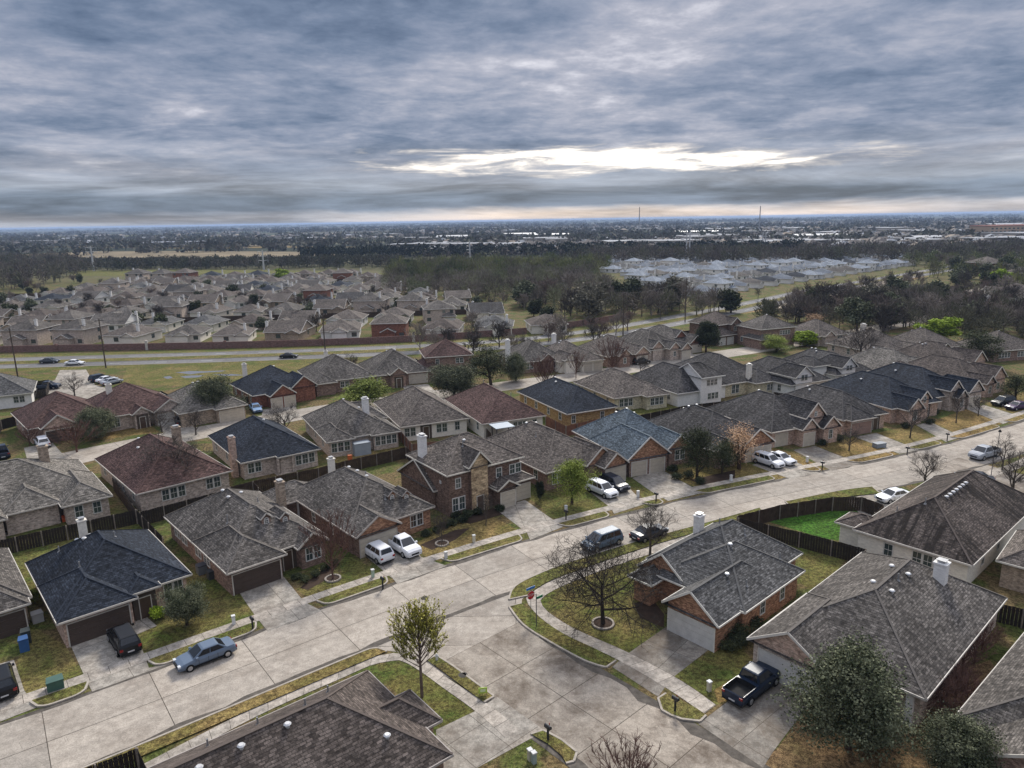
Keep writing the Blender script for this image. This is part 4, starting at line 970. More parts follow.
h.block(0, 12.4, 0, 18.6, 'yhh'); h.finish(); h.win('F', 0, 1.8, .9, 1.5, .8, 2).win('F', 0, 7.4, .9, 1.5, .8, 2).win('F', 0, 10.2, .9, 1.5, .8, 1).door('F', 0, 4.6, (.4, .5, .55)).auto(RN, 'L').pipes([(5, 14)], .8, (.5, .5, .5))
h = House(org((546, 415), 24, 12, 0), 24, 'maroon-brown roofed house with blue-grey covered patio behind the tall brick house', 'maroon', 'cream', stain=.45)
h.block(0, 12, 0, 19.5, 'yhh'); h.finish(); h.win('F', 0, 7.2, .8, 1.4, .8, 3).win('F', 0, 10.0, .8, 1.4, .8, 1).auto(RN, 'L').pipes([(7.6, 5), (6, 14)], .8, (.55, .5, .45))
pm = MB(); pm.box(1.2, 4.6, -3.2, .2, 2.5, 2.62); pm.build('patio_cover', plain('patio_metal', (.3, .36, .42), .4), h.e)
pm = MB(); [pm.box(x-.08, x+.08, y-.08, y+.08, 0, 2.5) for x in (1.4, 4.4) for y in (-3.0, -1)]; pm.build('patio_post', plain('post_dark', (.08, .08, .09)), h.e)
h = House(org((567, 414), 26), 26, 'navy-roofed house with yellow-tan back wall, farther than the blue-grey speckled roof', 'navy', 'stone', stain=.05)
h.wm = brick('yellow', (0.42, 0.29, 0.13), (0.3, 0.19, 0.09)); h.block(0, 10.8, 0, 19.6, 'yhh'); h.finish(); h.win('F', 0, 1.6, .8, 1.4, .8, 1).win('F', 0, 7.6, .8, 1.4, .8, 1).auto(RN, 'L').vents([(5, 16), (5.6, 14), (4.6, 12)], (.1, .11, .13))
h = House(org((618, 400), 24), 24, 'grey-roofed house with cream back wall and small patio between navy and white houses', 'warm', 'cream', stain=.4)
h.wm = brick('butter', (0.6, 0.54, 0.38), (0.52, 0.46, 0.32)); h.block(0, 11.6, 1.4, 17.2, 'yhh').block(6.2, 11.7, -.3, 9, 'yhh'); h.finish(); h.win('F', 0, 3.0, .9, 1.5, .8, 3).win('F', 1, 8.9, .9, 1.4, .8, 3).auto(RN, 'L').pipes([(5, 12)])
h = House(org((688, 396), 26), 26, 'white two-storey house with black-streaked grey roof', 'dark', 'white', stain=.95, gable='white', name='two_storey_house', trim=(.66, .64, .6))
h.block(-.5, 10.4, 2.4, 19.5, 'yhh', 2.75, .7).block(4.6, 10.6, 1.6, 10, 'xgh', 5.4, .55).block(10, 13.4, 3.5, 10, 'yhh', 2.8); h.finish(); h.win('F', 1, 7.6, .8, 1.2, 3.6, 3).win('F', 1, 8.0, .8, 1.3, .8, 3).auto(RN, 'L')
h = House(org((739, 386), 26), 26, 'grey-roofed house with cream back wall and tall cream chimney', 'dark', 'cream', stain=.3, trim=(.66, .62, .56))
h.wm = brick('butter', (0.6, 0.54, 0.38), (0.52, 0.46, 0.32)); h.block(-3.8, 11.4, 2.4, 21, 'yhh', 2.75, .6).block(4.6, 11.4, 0, 10, 'yhh'); h.finish(); h.win('F', 1, 9.0, .8, 1.3, .8, 2).win('F', 0, 1.8, .9, 1.8, .5, 2).chimney(5.4, 3.0, 6.0, .75, .9, 'cream', 2).pipes([(2, 16)])
SIDE = []
def mid(px, anchor, ang, W, D, label, roof, wall, blocks=(), fe=(), ze=2.8, z=2.8, gable=None, chim=None, stain=.35, main='yhh', name='house', sides='FL', trim=(.6, .57, .5)):
    h = House(org(px, ang, W if anchor == 'FR' else 0, 0, z), ang, label, roof, wall, stain=stain, gable=gable, name=name, trim=trim)
    h.block(0, W, 0.5, D, main, ze)
    for b in blocks: h.block(*b)
    h.finish()
    for f in fe:
        if f[0] == 'G': G(h, 'F', f[1], f[2], f[3], f[4] if len(f) > 4 else 'pale')
        elif f[0] == 'W': h.win('F', *f[1:])
        elif f[0] == 'D': h.door('F', *f[1:])
    h.auto(RN, ''.join(s for s in sides if not (s == 'F' and fe)))
    if chim: h.chimney(*chim)
    ca, sa = math.cos(R(ang)), math.sin(R(ang)); ox, oy = h.e.location.x, h.e.location.y
    T = lambda x, y: Vector((ox+x*ca-y*sa, oy+x*sa+y*ca, 0))
    if abs(W) > 5 and px[0] < 990: SIDE.append([T(W-.6, D*.55), T(W+1.8, D*.55), T(W+1.8, D+5), T(W-9, D+5)])
    k = RN.randint(1, 3); h.vents([(W/2+RN.uniform(-1.5, 1.5), D*RN.uniform(.55, .75)) for _ in range(k)], (.4, .4, .4)); return h
mid((793, 386), 'FL', 26, 11.5, 18, 'white-fronted house with one white dormer gable in its dark roof', 'dark', 'white', [(1, 6.4, .3, 8, 'ygh', 4.2, .8), (6, 11.5, 1.4, 8, 'yhh', 2.9)], [('W', 1, 3.7, .8, 1.2, 3.4, 2), ('W', 0, 4.0, .8, 1.4, .8, 3)], gable='white')
mid((838, 376), 'FL', 26, 11.5, 18, 'white-trimmed house with curved dormer gable and dark porch', 'dark', 'white', [(1.5, 6.4, .3, 8, 'ygh', 4.2, .85), (-4, 1, 3, 10, 'yhh', 4.6)], [('W', 1, 4, .8, 1.1, 3.5, 2), ('W', 0, 3.0, .8, 1.4, .8, 3), ('G', 0, 9.0, 4)], gable='white')
mid((901, 375), 'FL', 26, 12.5, 17, 'flat pale-brown roofed house behind the two navy roofs', 'pale', 'palebrick', [(5, 12, -1.2, 8, 'ygh', 2.9, .7)])
mid((948, 367), 'FL', 28, 13, 16, 'brown-roofed house with pink gable ends behind the second navy roof', 'brown', 'pink', [(8, 13.5, -1, 8, 'ygh', 3.0, .9), (2, 5, -.6, 7, 'ygh', 3.0, .9)])
# third row, facing the back street
mid((28, 430), 'FL', 43, 13, 16, 'maroon-roofed house behind a reddish bare shrub and white parked car', 'maroon', 'pink', [(1.6, 7.0, -1.2, 8, 'ygh', 2.8, .75), (8, 13, .2, 8, 'yhh')], [('G', 1, 4.4, 4.2, 'brown'), ('W', 0, 9, .8, 1.4)])
mid((184, 405), 'FR', 42, 15.5, 15, 'maroon-roofed house with white garage beside a live oak', 'maroon', 'palebrick', [(9.6, 15.7, -1.8, 8, 'ygh', 2.8, .65), (6.2, 9.6, -1.0, 7, 'ygh', 2.8, .75)], [('G', 1, 12.6, 4.6, 'white'), ('W', 0, 3.2, .8, 1.6, .7, 3), ('D', 2, 7.9)], gable='palebrick', chim=(5, 8, 7.2, .9, .9, 'cream', 4))
mid((246, 403), 'FR', 40, 12, 15, 'grey-green roofed house half hidden by a large live oak', 'pale', 'tan', [(6, 12, -1.0, 8, 'yhh')], [('G', 1, 9, 4.4, 'sand')])
mid((318, 386), 'FR', 38, 13.5, 15, 'navy-roofed house with cream gable and red brick garage front', 'navy', 'red', [(7.8, 13.4, 0, 9, 'ygh', 3.2, .8), (2.6, 8.0, -2.2, 7, 'ygh', 2.7, .75)], [('G', 2, 3.9, 2.2, 'sand'), ('G', 2, 6.6, 2.2, 'sand')], gable='red', chim=(3, 13.5, 6.8, .8, .8, 'cream', 3), stain=.1)
mid((377, 376), 'FR', 28, 14, 16, 'grey hipped-roof house beyond the yellow-green bushy tree', 'grey', 'dull', [(0, 5, -1, 8, 'yhh')], chim=(6.5, 14.5, 6.8, .8, .8, 'cream', 3))
mid((432, 371), 'FR', 22, 14, 16, 'grey-roofed house with small arched brick entry beyond the live oaks', 'grey', 'dull', [(4, 8, -1.5, 7, 'ygh', 3.1, .75)], [('D', 1, 6), ('W', 0, 2, .8, 1.4), ('G', 0, 11, 4.2, 'pale')])
mid((474, 355), 'FR', 14, 11.5, 11, 'two-storey maroon-roofed house close to the avenue', 'maroon', 'dull', [(-2, 4, -1, 8, 'yhh', 2.9)], [('W', 0, 8.2, .8, 1.2, 3.6, 2), ('W', 0, 3, .8, 1.2, 3.6, 1)], ze=5.4, z=5.4, name='two_storey_house')
mid((568, 358.6), 'FR', 22, 13, 15, 'grey-roofed house with tall white chimney behind bare trees', 'grey', 'dull', [(5.5, 9.5, -.5, 8, 'ygh', 3.0, .8)], chim=(-.4, 6, 7.4, .9, 1.1, 'white'))
mid((601.6, 358), 'FR', 24, 11.5, 15, 'grey-roofed house with two pale garage doors behind a pinkish bare tree', 'warm', 'cream', [(5.2, 11.6, -1.5, 8, 'yhh'), (1, 4.6, -.8, 7, 'ygh', 3.2, .9)], [('G', 1, 7.1, 2.3), ('G', 1, 9.8, 2.3)], chim=(6, 14.6, 7, .9, 1, 'white', 3))
mid((650, 352.5), 'FR', 26, 12.5, 16, 'grey-brown roofed house with two brick gables near the dark parked car', 'warm', 'dull', [(2.4, 6.4, -1, 8, 'ygh', 3.0, .85), (7.8, 12.5, -.4, 8, 'ygh', 2.8, .8)], [('G', 2, 10.1, 3.2), ('W', 1, 4.4, .8, 1.4)], gable='pink')
mid((686, 346.6), 'FR', 28, 13, 17, 'streaked grey-roofed house with one white gable and two pink gables', 'grey', 'palebrick', [(2, 6, .2, 8, 'ygh', 3.4, .9), (6.2, 10, -1.6, 8, 'ygh', 3.0, .9), (9.2, 13, -2.6, 6, 'ygh', 2.7, .9)], [('G', 3, 11.1, 2.8), ('W', 2, 8.1, .8, 1.3)], gable='pink', stain=.7)
mid((700, 341), 'FR', 30, 13, 16, 'grey-roofed house with two brick garage gables near the power pole', 'grey', 'dull', [(8, 13, -1.6, 8, 'ygh', 2.9, .8), (6.0, 10, 2, 10, 'ygh', 4.2, .9)], [('G', 1, 10.5, 3.4, 'pale')], gable='red')
mid((715, 326), 'FL', 30, 12, 11, 'two-storey brown brick house with two pale garage doors near the avenue', 'brown', 'brown', [(5.5, 10, -1, 7, 'ygh', 5.7, .8), (-.5, 7, -2, 5, 'yhh', 2.9)], [('G', 2, 1.6, 2.5, 'white'), ('G', 2, 4.8, 2.5, 'white'), ('W', 1, 7.8, .8, 1.3, 3.6, 2)], ze=5.6, z=5.6, name='two_storey_house')
mid((762, 330), 'FL', 22, 13, 11, 'two-storey hipped-roof house with a row of four white upstairs windows', 'grey', 'dull', [(-1, 5, -1, 7, 'yhh', 2.8)], [('W', 0, 9, .8, 1.2, 3.4, 4)], ze=5.4, z=5.4, name='two_storey_house')
mid((820, 337), 'FL', 24, 12, 14, 'low grey-roofed house hidden among dark bare trees', 'warm', 'palebrick', [(1, 5, -1, 7, 'ygh', 2.9, .75)])
mid((871, 352), 'FL', 20, 15, 15, 'wide grey-roofed house with cream chimney and bright blue car in its drive', 'warm', 'palebrick', [(1, 4.4, -1.5, 7, 'ygh', 2.8, .8), (5, 10, -.6, 8, 'yhh'), (11, 15.5, -1.5, 8, 'ygh', 2.8, .6)], [('G', 2, 7.6, 4, 'sand'), ('D', 1, 2.7)], chim=(10.5, 13, 7.2, 1, 1.1, 'cream', 3))
mid((930, 350), 'FL', 22, 13, 15, 'grey-roofed house half covered by a wide grey-green tree', 'warm', 'palebrick', [(2, 6, -1.5, 7, 'ygh', 2.8, .8)])
mid((996, 352), 'FL', 16, 16, 13, 'brick house with a row of dark back windows at the frame edge', 'warm', 'dull', [], [('W', 0, 4, .8, 1.3, .9, 4), ('W', 0, 10, .8, 1.3, .9, 4)])
# left edge houses by the avenue
mid((33, 393), 'FR', 30, 14, 14, 'white-walled house with blue-grey roof at the frame edge near the avenue', 'slate', 'white', stain=.05)
mid((20, 398), 'FL', 40, 0.1+11, 14, 'brown-roofed house beside the fenced yard behind the maroon roof', 'brown', 'dull')if False else None

# south side
h = House(org((662, 600.8), -48), -48, 'corner house of orange brick with mottled grey roof and white garage door', 'slate', 'orange', stain=.1, trim=(.7, .67, .6))
h.block(-6.0, 4.2, 5.6, 17.8, 'yhh', 2.8, .7).block(-5.8, -.2, 3.9, 13, 'ygh', 2.75, .78).block(0, 5.7, 0, 11, 'ygh', 2.75, .74).block(-5.4, -2.6, 1.9, 6, 'yhh', 2.5, .55).block(-3.6, 6.1, 3.5, 14.4, 'yhh', 2.8, .62); h.finish()
G(h, 'F', 2, 2.85, 4.6, 'white').door('F', 1, -1.1).win('L', 1, 8, .9, 1.5, .8, 2).win('L', 0, 13, .9, 1.5, .8, 2).win('R', 4, 11, .8, 1.3, .9).win('R', 4, 7.4, .8, 1.3, .9)
h.chimney(-5.0, 13.2, 5.3, .75, .9, 'white', 2.5).vents([(-1.6, 14.6), (1.4, 8.6), (3.2, 5.2)], (.6, .6, .6)).pipes([(-2.8, 13.6), (.6, 12.6), (4.6, 6.2), (3.6, 14.2)], .6, (.6, .6, .6))
h = House(org((752, 636.8), -48), -48, 'large brown-grey roofed house with white chimney and dark blue pickup in its drive', 'grey', 'palebrick', stain=.55, trim=(.62, .58, .52), gable='pink')
h.block(-.1, 12.3, 1.8, 21.6, 'yhh', 2.8, .58).block(-.2, 6.4, -.4, 10, 'ygh', 2.75, .62); h.finish()
G(h, 'F', 1, 3.1, 4.7, 'white').win('F', 0, 9.2, .9, 1.5, .8, 2).win('R', 0, 8, .8, 1.3, .9).win('R', 0, 14, .8, 1.3, .9).door('F', 0, 6.9, alcove=False)
h.chimney(8.4, 16.2, 6.6, .95, .9, 'white', 3.5).vents([(6.8, 13.2), (6.9, 9.4), (5.2, 14.0), (5.2, 10.0)], (.35, .37, .36)).pipes([(6.6, 11.5)], .6, (.55, .55, .55))
pt = MB(); pt.box(11.0, 11.5, 1.9, 2.28, 0, 2.5); pt.build('corner_quoin', BRM('white'), h.e)
h = House(org((853, 529), -49), -49, 'house with brown roof streaked black and a row of white roof vents', 'brown', 'cream', stain=.95, trim=(.62, .58, .52))
h.block(0, 11.4, 0, 23.5, 'yhh', 2.8, .66).block(-2.6, 2, 1.4, 5.4, 'xhh', 2.4, .5); h.finish()
h.win('F', 0, 3.6, .9, 1.4, .8, 1).win('F', 0, 7.4, .9, 1.5, .8, 3).win('R', 0, 5, .9, 1.4).win('R', 0, 10, .9, 1.4).pipes([(3, 3.4), (5.2, 4.8)], .6, (.5, .5, .5))
h.vents([(6.3, 7.6+i*1.0) for i in range(7)], (.7, .7, .68))
h = House(org((954.6, 717), -50), -50, 'brick house cut by the bottom corner, its grey roof beside brown shrubs', 'grey', 'dull', stain=.4, gable='dull')
h.block(0, 12.5, 0, 18, 'yhh', 2.8, .6).block(1.6, 8.0, -3.2, 8, 'ygh', 2.75, .6); h.finish(); h.win('F', 1, 4.8, .9, 1.5, .8, 2)
h = House((P(364, 672, 2.8).x, P(364, 672, 2.8).y), 39, 'dark brown roof in the bottom corner beside the yellow budding tree', 'brown', 'dull', stain=.15, trim=(.4, .36, .33))
h.block(-24, 0.3, -11.4, 0, 'xhh', 2.8, .64).block(-3.4, 1.6, -8.2, -4.0, 'xgh', 2.75, .72); h.finish(); h.win('R', 0, -10, .8, 1.3).win('R', 0, -2.4, .8, 1.3)
h.vents([(-8.2, -6.2), (-11, -6.2), (-13.4, -6.3), (-3.0, -9.0)], (.6, .6, .58)).pipes([(-6.4, -4.6), (-9, -3), (-12, -2.6), (-4, -2.6)], .5, (.4, .4, .38))
mid((995, 562), 'FL', -45, 9, 10, 'small tan brick house at the frame edge beyond the wet side yard', 'warm', 'tan', sides='FR')
mid((972, 640), 'FL', -48, 1, 1, 'x', 'grey', 'tan') if False else None
# ------------------------------------------------------------------ drives, walks, lawns
def px_strip(name, Lp, Rp, z, mat, kind='structure'):
    a = resample([P(*p).xy for p in Lp], 1.0); s = cum(a); b0 = resample([P(*p).xy for p in Rp], 1.0); sb = cum(b0)
    n = 40; A = [at_s(a, s[-1]*k/n) for k in range(n+1)]; B = [at_s(b0, sb[-1]*k/n) for k in range(n+1)]
    return ribbon(name, A, B, z, mat, v1=1.2)
def isle_px(outer, inner, gmat, zk=0.12):
    a = resample([P(*p).xy for p in outer], .8); b = resample([P(*p).xy for p in inner], .8)
    loop = a+b[::-1]; ar = sum(loop[i].x*loop[(i+1) % len(loop)].y-loop[(i+1) % len(loop)].x*loop[i].y for i in range(len(loop)))
    if ar < 0: loop = loop[::-1]
    n = 24; sa, sb = cum(a)[-1], cum(b)[-1]; A = [at_s(a, sa*k/n) for k in range(n+1)]; B = [at_s(b, sb*k/n) for k in range(n+1)]
    ribbon('verge', A, B, zk-.01, gmat)
    mk = MB()
    for p, q in zip(a, a[1:]): mk.bar((p.x, p.y, zk/2), (q.x, q.y, zk/2), .17, zk+.02)
    for p, q in ((a[0], b[0]), (a[-1], b[-1])): mk.bar((p.x, p.y, zk/2-.004), (q.x, q.y, zk/2-.004), .15, zk)
    tag(mk.build('kerb', C_kerb), kind='structure')
def drive(px, mat=None, z=0.022): return poly_px('driveway', px, z, mat or C_drive)
drive([(70, 644), (133, 624), (149, 668), (172, 663), (92, 692), (88, 684)]); drive([(130, 625), (143, 614), (157, 626), (134, 636)], C_walk, .019)
drive([(238, 591), (283, 576), (304, 602), (322, 611), (268, 632), (256, 617)])
drive([(357, 549), (404, 530), (421, 557), (447, 566), (397, 584), (393, 579)])
drive([(494, 508), (525, 500), (556, 522), (563, 527), (530, 540), (527, 533)]); drive([(583, 487), (613, 472), (638, 497), (648, 503), (614, 514), (611, 508)])
drive([(632, 478), (662, 470), (702, 493), (668, 501), (652, 492)]); drive([(752, 465), (783, 456), (820, 473), (790, 479)]); drive([(793, 450), (815, 446), (860, 464), (832, 471)], C_drive2)
drive([(855, 437), (876, 433), (919, 450), (900, 454)]); drive([(916, 425), (930, 422), (962, 437), (946, 442)]); drive([(966, 409), (984, 405), (1022, 417), (1003, 424)])
drive([(-22, 670), (14, 660), (24, 690), (36, 708), (0, 722)]); drive([(666, 627), (711, 648), (671, 679), (658, 697), (612, 667), (626, 655)], C_drive2)
drive([(757, 664), (812, 700), (773, 752), (763, 768), (698, 724), (727, 702)], C_drive2); drive([(436, 730), (476, 711), (497, 697), (545, 731), (470, 772), (440, 792)])
drive([(846, 500), (876, 491), (912, 499), (935, 512), (900, 528), (862, 516)])
# back street drives
for q in ([(158, 422), (186, 416), (200, 436), (170, 446)], [(262, 410), (294, 403), (300, 416), (262, 426)], [(645, 364), (668, 358), (690, 368), (668, 376)], [(672, 356), (690, 352), (705, 362), (690, 366)],
          [(885, 362), (903, 358), (912, 366), (893, 374)], [(24, 448), (52, 442), (66, 458), (30, 470)], [(582, 369), (600, 366), (612, 376), (592, 380)], [(402, 386), (428, 384), (440, 396), (412, 400)]): drive(q)
drive([(62, 366), (84, 366), (95, 385), (120, 392), (110, 402), (60, 400), (30, 388), (55, 380)], None, .015)
for a, b, g in (((33, 711), (90, 689), G_mix), ((152, 668), (262, 631), G_mix), ((324, 608), (395, 585), G_green), ((448, 563), (527, 540), G_mix), ((564, 527), (612, 515), G_mix), ((650, 506), (666, 502), G_mix), ((703, 494), (783, 481), G_mix),
                ((820, 476), (832, 473), G_rust), ((861, 465), (899, 456), G_rust), ((920, 451), (946, 444), G_green), ((963, 440), (1003, 427), G_rust), ((1014, 423), (1100, 395), G_tan)):
    island(AN, -1, AN_S(*a), AN_S(*b), 1.5, g)
walk(AN, -1, 20, cum(AN)[-1]-20, 1.55, 2.85)
AS_S = lambda px, py: project(AS, P(px, py).xy)
island(AS, 1, AS_S(20, 800), AS_S(386, 652), 1.3, G_tan); 
px_strip('sidewalk', [(144, 764), (250, 710), (340, 670), (372, 657), (395, 653), (425, 662), (450, 680), (489, 705), (520, 730)], [(150, 774), (258, 716), (345, 677), (375, 664), (398, 660), (418, 670), (440, 686), (476, 712), (505, 738)], .03, C_walk)
isle_px([(436, 656), (452, 666), (475, 683), (494, 697)], [(427, 661), (445, 674), (466, 690), (484, 703)], G_mix)
isle_px([(543, 731), (562, 741), (577, 753), (574, 762)], [(531, 735), (548, 745), (562, 757), (566, 764)], G_mix)
isle_px([(509, 600), (515, 587), (540, 574), (575, 561), (640, 541), (703, 524), (760, 508)], [(528, 596), (535, 590), (553, 580), (583, 569), (642, 549), (706, 530), (763, 513)], G_green)
isle_px([(509, 607), (523, 625), (549, 642), (586, 662), (606, 668)], [(521, 604), (535, 615), (562, 634), (596, 650), (616, 661)], G_green)
isle_px([(658, 699), (662, 711), (682, 720), (700, 722)], [(666, 694), (680, 701), (696, 709), (706, 716)], G_mix)
isle_px([(785, 482+20), (840, 491), (872, 487)], [(792, 508), (843, 498), (880, 494)], G_green)
px_strip('sidewalk', [(706, 530), (642, 549), (583, 569), (553, 580), (535, 590), (526, 598), (535, 613), (562, 633), (616, 659), (666, 688), (704, 714)], [(712, 535), (648, 555), (590, 575), (561, 587), (546, 595), (539, 602), (548, 612), (575, 629), (629, 653), (680, 680), (716, 705)], .03, C_walk)
px_strip('sidewalk', [(1060, 440), (1010, 464), (985, 474), (990, 500), (1030, 540)], [(1060, 448), (1016, 470), (994, 478), (1000, 500), (1040, 534)], .03, C_walk)
def lawn(px, mat, z=.006): return poly_px('lawn', px, z, mat)
lawn([(138, 633), (156, 626), (173, 612), (216, 589), (239, 593), (262, 619), (149, 659)], G_mix); lawn([(17, 662), (30, 625), (66, 646), (85, 679), (25, 695)], G_mix)
lawn([(0, 575), (0, 548), (100, 522), (140, 514), (150, 530), (60, 600), (20, 610)], G_green, .005); lawn([(150, 525), (165, 545), (215, 590), (200, 598), (175, 600), (140, 560)], G_mix, .005)
lawn([(296, 589), (339, 576), (349, 556), (382, 573), (312, 601)], G_green); lawn([(416, 543), (450, 523), (490, 515), (524, 533), (440, 562), (424, 556)], G_tan)
lawn([(526, 496), (590, 487), (610, 507), (563, 524)], G_green); lawn([(616, 472), (632, 479), (666, 501), (648, 503)], G_green); lawn([(664, 472), (700, 465), (752, 464), (788, 478), (704, 491)], G_tan)
lawn([(740, 458), (768, 447), (792, 452), (828, 471), (822, 474), (784, 456)], G_rust); lawn([(816, 446), (855, 437), (898, 454), (862, 463)], G_rust); lawn([(876, 433), (914, 425), (944, 442), (922, 450)], G_tan)
lawn([(931, 422), (966, 409), (1002, 424), (964, 437)], G_rust); lawn([(984, 404), (1024, 392), (1060, 400), (1024, 417)], G_tan)
lawn([(538, 601), (566, 579), (650, 556), (668, 620), (652, 636), (624, 655), (573, 629)], G_mix); lawn([(672, 676), (712, 650), (732, 640), (757, 664), (727, 702), (716, 705)], G_green); lawn([(714, 690), (757, 664), (757, 672), (728, 701), (718, 703)], G_rust, .009)
lawn([(812, 702), (870, 700), (990, 660), (1060, 768), (1000, 800), (776, 770), (773, 754)], G_leaf); lawn([(365, 666), (392, 663), (424, 672), (475, 713), (438, 729)], G_green)
lawn([(769, 522), (820, 508), (865, 508), (884, 514), (853, 543), (823, 538)], G_bright); lawn([(764, 536), (800, 540), (850, 555), (817, 595), (790, 575)], G_green); lawn([(760, 700+60), (808, 730), (860, 768), (770, 790)], G_leaf, .009)
lawn([(990, 480), (1040, 455), (1060, 520), (1010, 520)], G_green); lawn([(320, 440+15), (405, 446), (410, 452), (340, 468)], G_tan); lawn([(440, 440), (530, 430), (560, 425), (560, 436), (450, 452)], G_green)
lawn([(585, 410), (680, 402), (690, 410), (600, 424)], G_green); lawn([(775, 395), (830, 385), (835, 395), (780, 405)], G_bright); lawn([(80, 430), (150, 425), (160, 432), (85, 442)], G_rust); lawn([(130, 362), (300, 360), (330, 372), (180, 386), (120, 384)], G_mix)
lawn([(590, 330), (655, 322), (668, 326), (640, 334), (600, 340)], G_bright); lawn([(0, 378), (50, 374), (64, 378), (30, 386), (0, 388)], G_green)
pm_, nt_, b_ = newmat('puddle_water'); b_.inputs['Base Color'].default_value = (.16, .16, .17, 1); b_.inputs['Roughness'].default_value = .06
for q in ([(175, 372.5), (190, 371), (205, 371.3), (226, 370.4), (222, 371.6), (200, 373), (190, 374.4), (183, 373.4)], [(180, 376.5), (190, 375.5), (205, 375.2), (198, 377.4), (186, 378.2)], [(212, 374.5), (232, 374), (246, 375.3), (226, 376)], [(163, 377), (170, 376), (173, 378), (167, 379)]): poly_px('puddle', q, .012, pm_)
# damp silt on the side street and soil beds
m_, nt_, b_ = newmat('wet_silt'); b_.inputs['Base Color'].default_value = (.085, .066, .052, 1); b_.inputs['Roughness'].default_value = .85

SOIL = plain('soil', (.05, .033, .024), .95, var=.3)
for q in ([(420, 545), (455, 530), (470, 528), (455, 540), (432, 550)], [(300, 588), (322, 570), (338, 562), (330, 578), (308, 590)], [(455, 520), (500, 506), (505, 514), (470, 524)], [(650, 596), (664, 614), (664, 628), (640, 618), (634, 604)], [(690, 480), (735, 470), (735, 480), (705, 486)]): poly_px('planting_bed', q, .013, SOIL)

# ------------------------------------------------------------------ trees near the viewer
RING = plain('edging_stone', (.34, .3, .26), .9, var=.3)
def ring(px, py, r, label):
    b = P(px, py); m = MB(); n = 18
    for i in range(n):
        a = 6.283*i/n; m.box(-.16, .16, -.09, .09, 0, .16, 0, Matrix.Translation((r*math.cos(a), r*math.sin(a), 0)) @ Matrix.Rotation(a+math.pi/2, 4, 'Z'))
    s = MB(); s.prism([((r-.08)*math.cos(6.283*i/16), (r-.08)*math.sin(6.283*i/16)) for i in range(16)], .015, .07)
    small('tree_ring', 'edging', label, b, [('edging', m, RING), ('mulch', s, SOIL)])
tree_px('bud', 422, 697, 600, 66, 'small tree with yellow-green buds on the corner lawn above the dark brown roof')
tree_px('wide', 603, 624, 534, 126, 'wide dark leafless tree in a stone ring before the orange brick corner house'); ring(603, 624, .95, 'pale stone ring round the wide leafless tree')
tree_px('bare-2', 650, 556, 503, 62, 'leafless tree over the dark saloon parked on the street')
tree_px('spring', 572, 503, 458, 46, 'bright green leafy tree beside the driveway with two parked cars'); tree_px('olive', 697, 478, 422, 46, 'dull green sparse tree in front of the blue-grey speckled roof')
tree_px('olive-1', 722, 474, 436, 34, 'second dull green tree, nearer to the rust-coloured tree'); tree_px('rust', 739, 469, 420, 46, 'rust-coloured tree on the brown lawn by two white cars')
tree_px('bare-2', 924, 488, 448, 46, 'small leafless tree by the fence opposite the navy-roofed houses')
tree_px('oak', 848, 748, 634, 112, 'large grey-green live oak before the big roof with white chimney'); tree_px('oak-1', 956, 792, 716, 90, 'green live oak at the bottom edge in front of brown shrubs')
tree_px('oak-2', 187, 625, 583, 44, 'round dark green tree in front of the navy hipped roof'); tree_px('pinkish', 333, 579, 506, 58, 'bushy reddish-brown leafless tree in a small stone ring'); ring(333, 579, .75, 'small reddish stone ring on the green lawn')
tree_px('bare-3', 442, 546, 506, 18, 'thin young tree in a white stone ring'); ring(442, 544, .7, 'white stone ring round a thin young tree')
tree_px('bare-4', 486, 526, 488, 22, 'small young tree before the two-storey dark brick house')
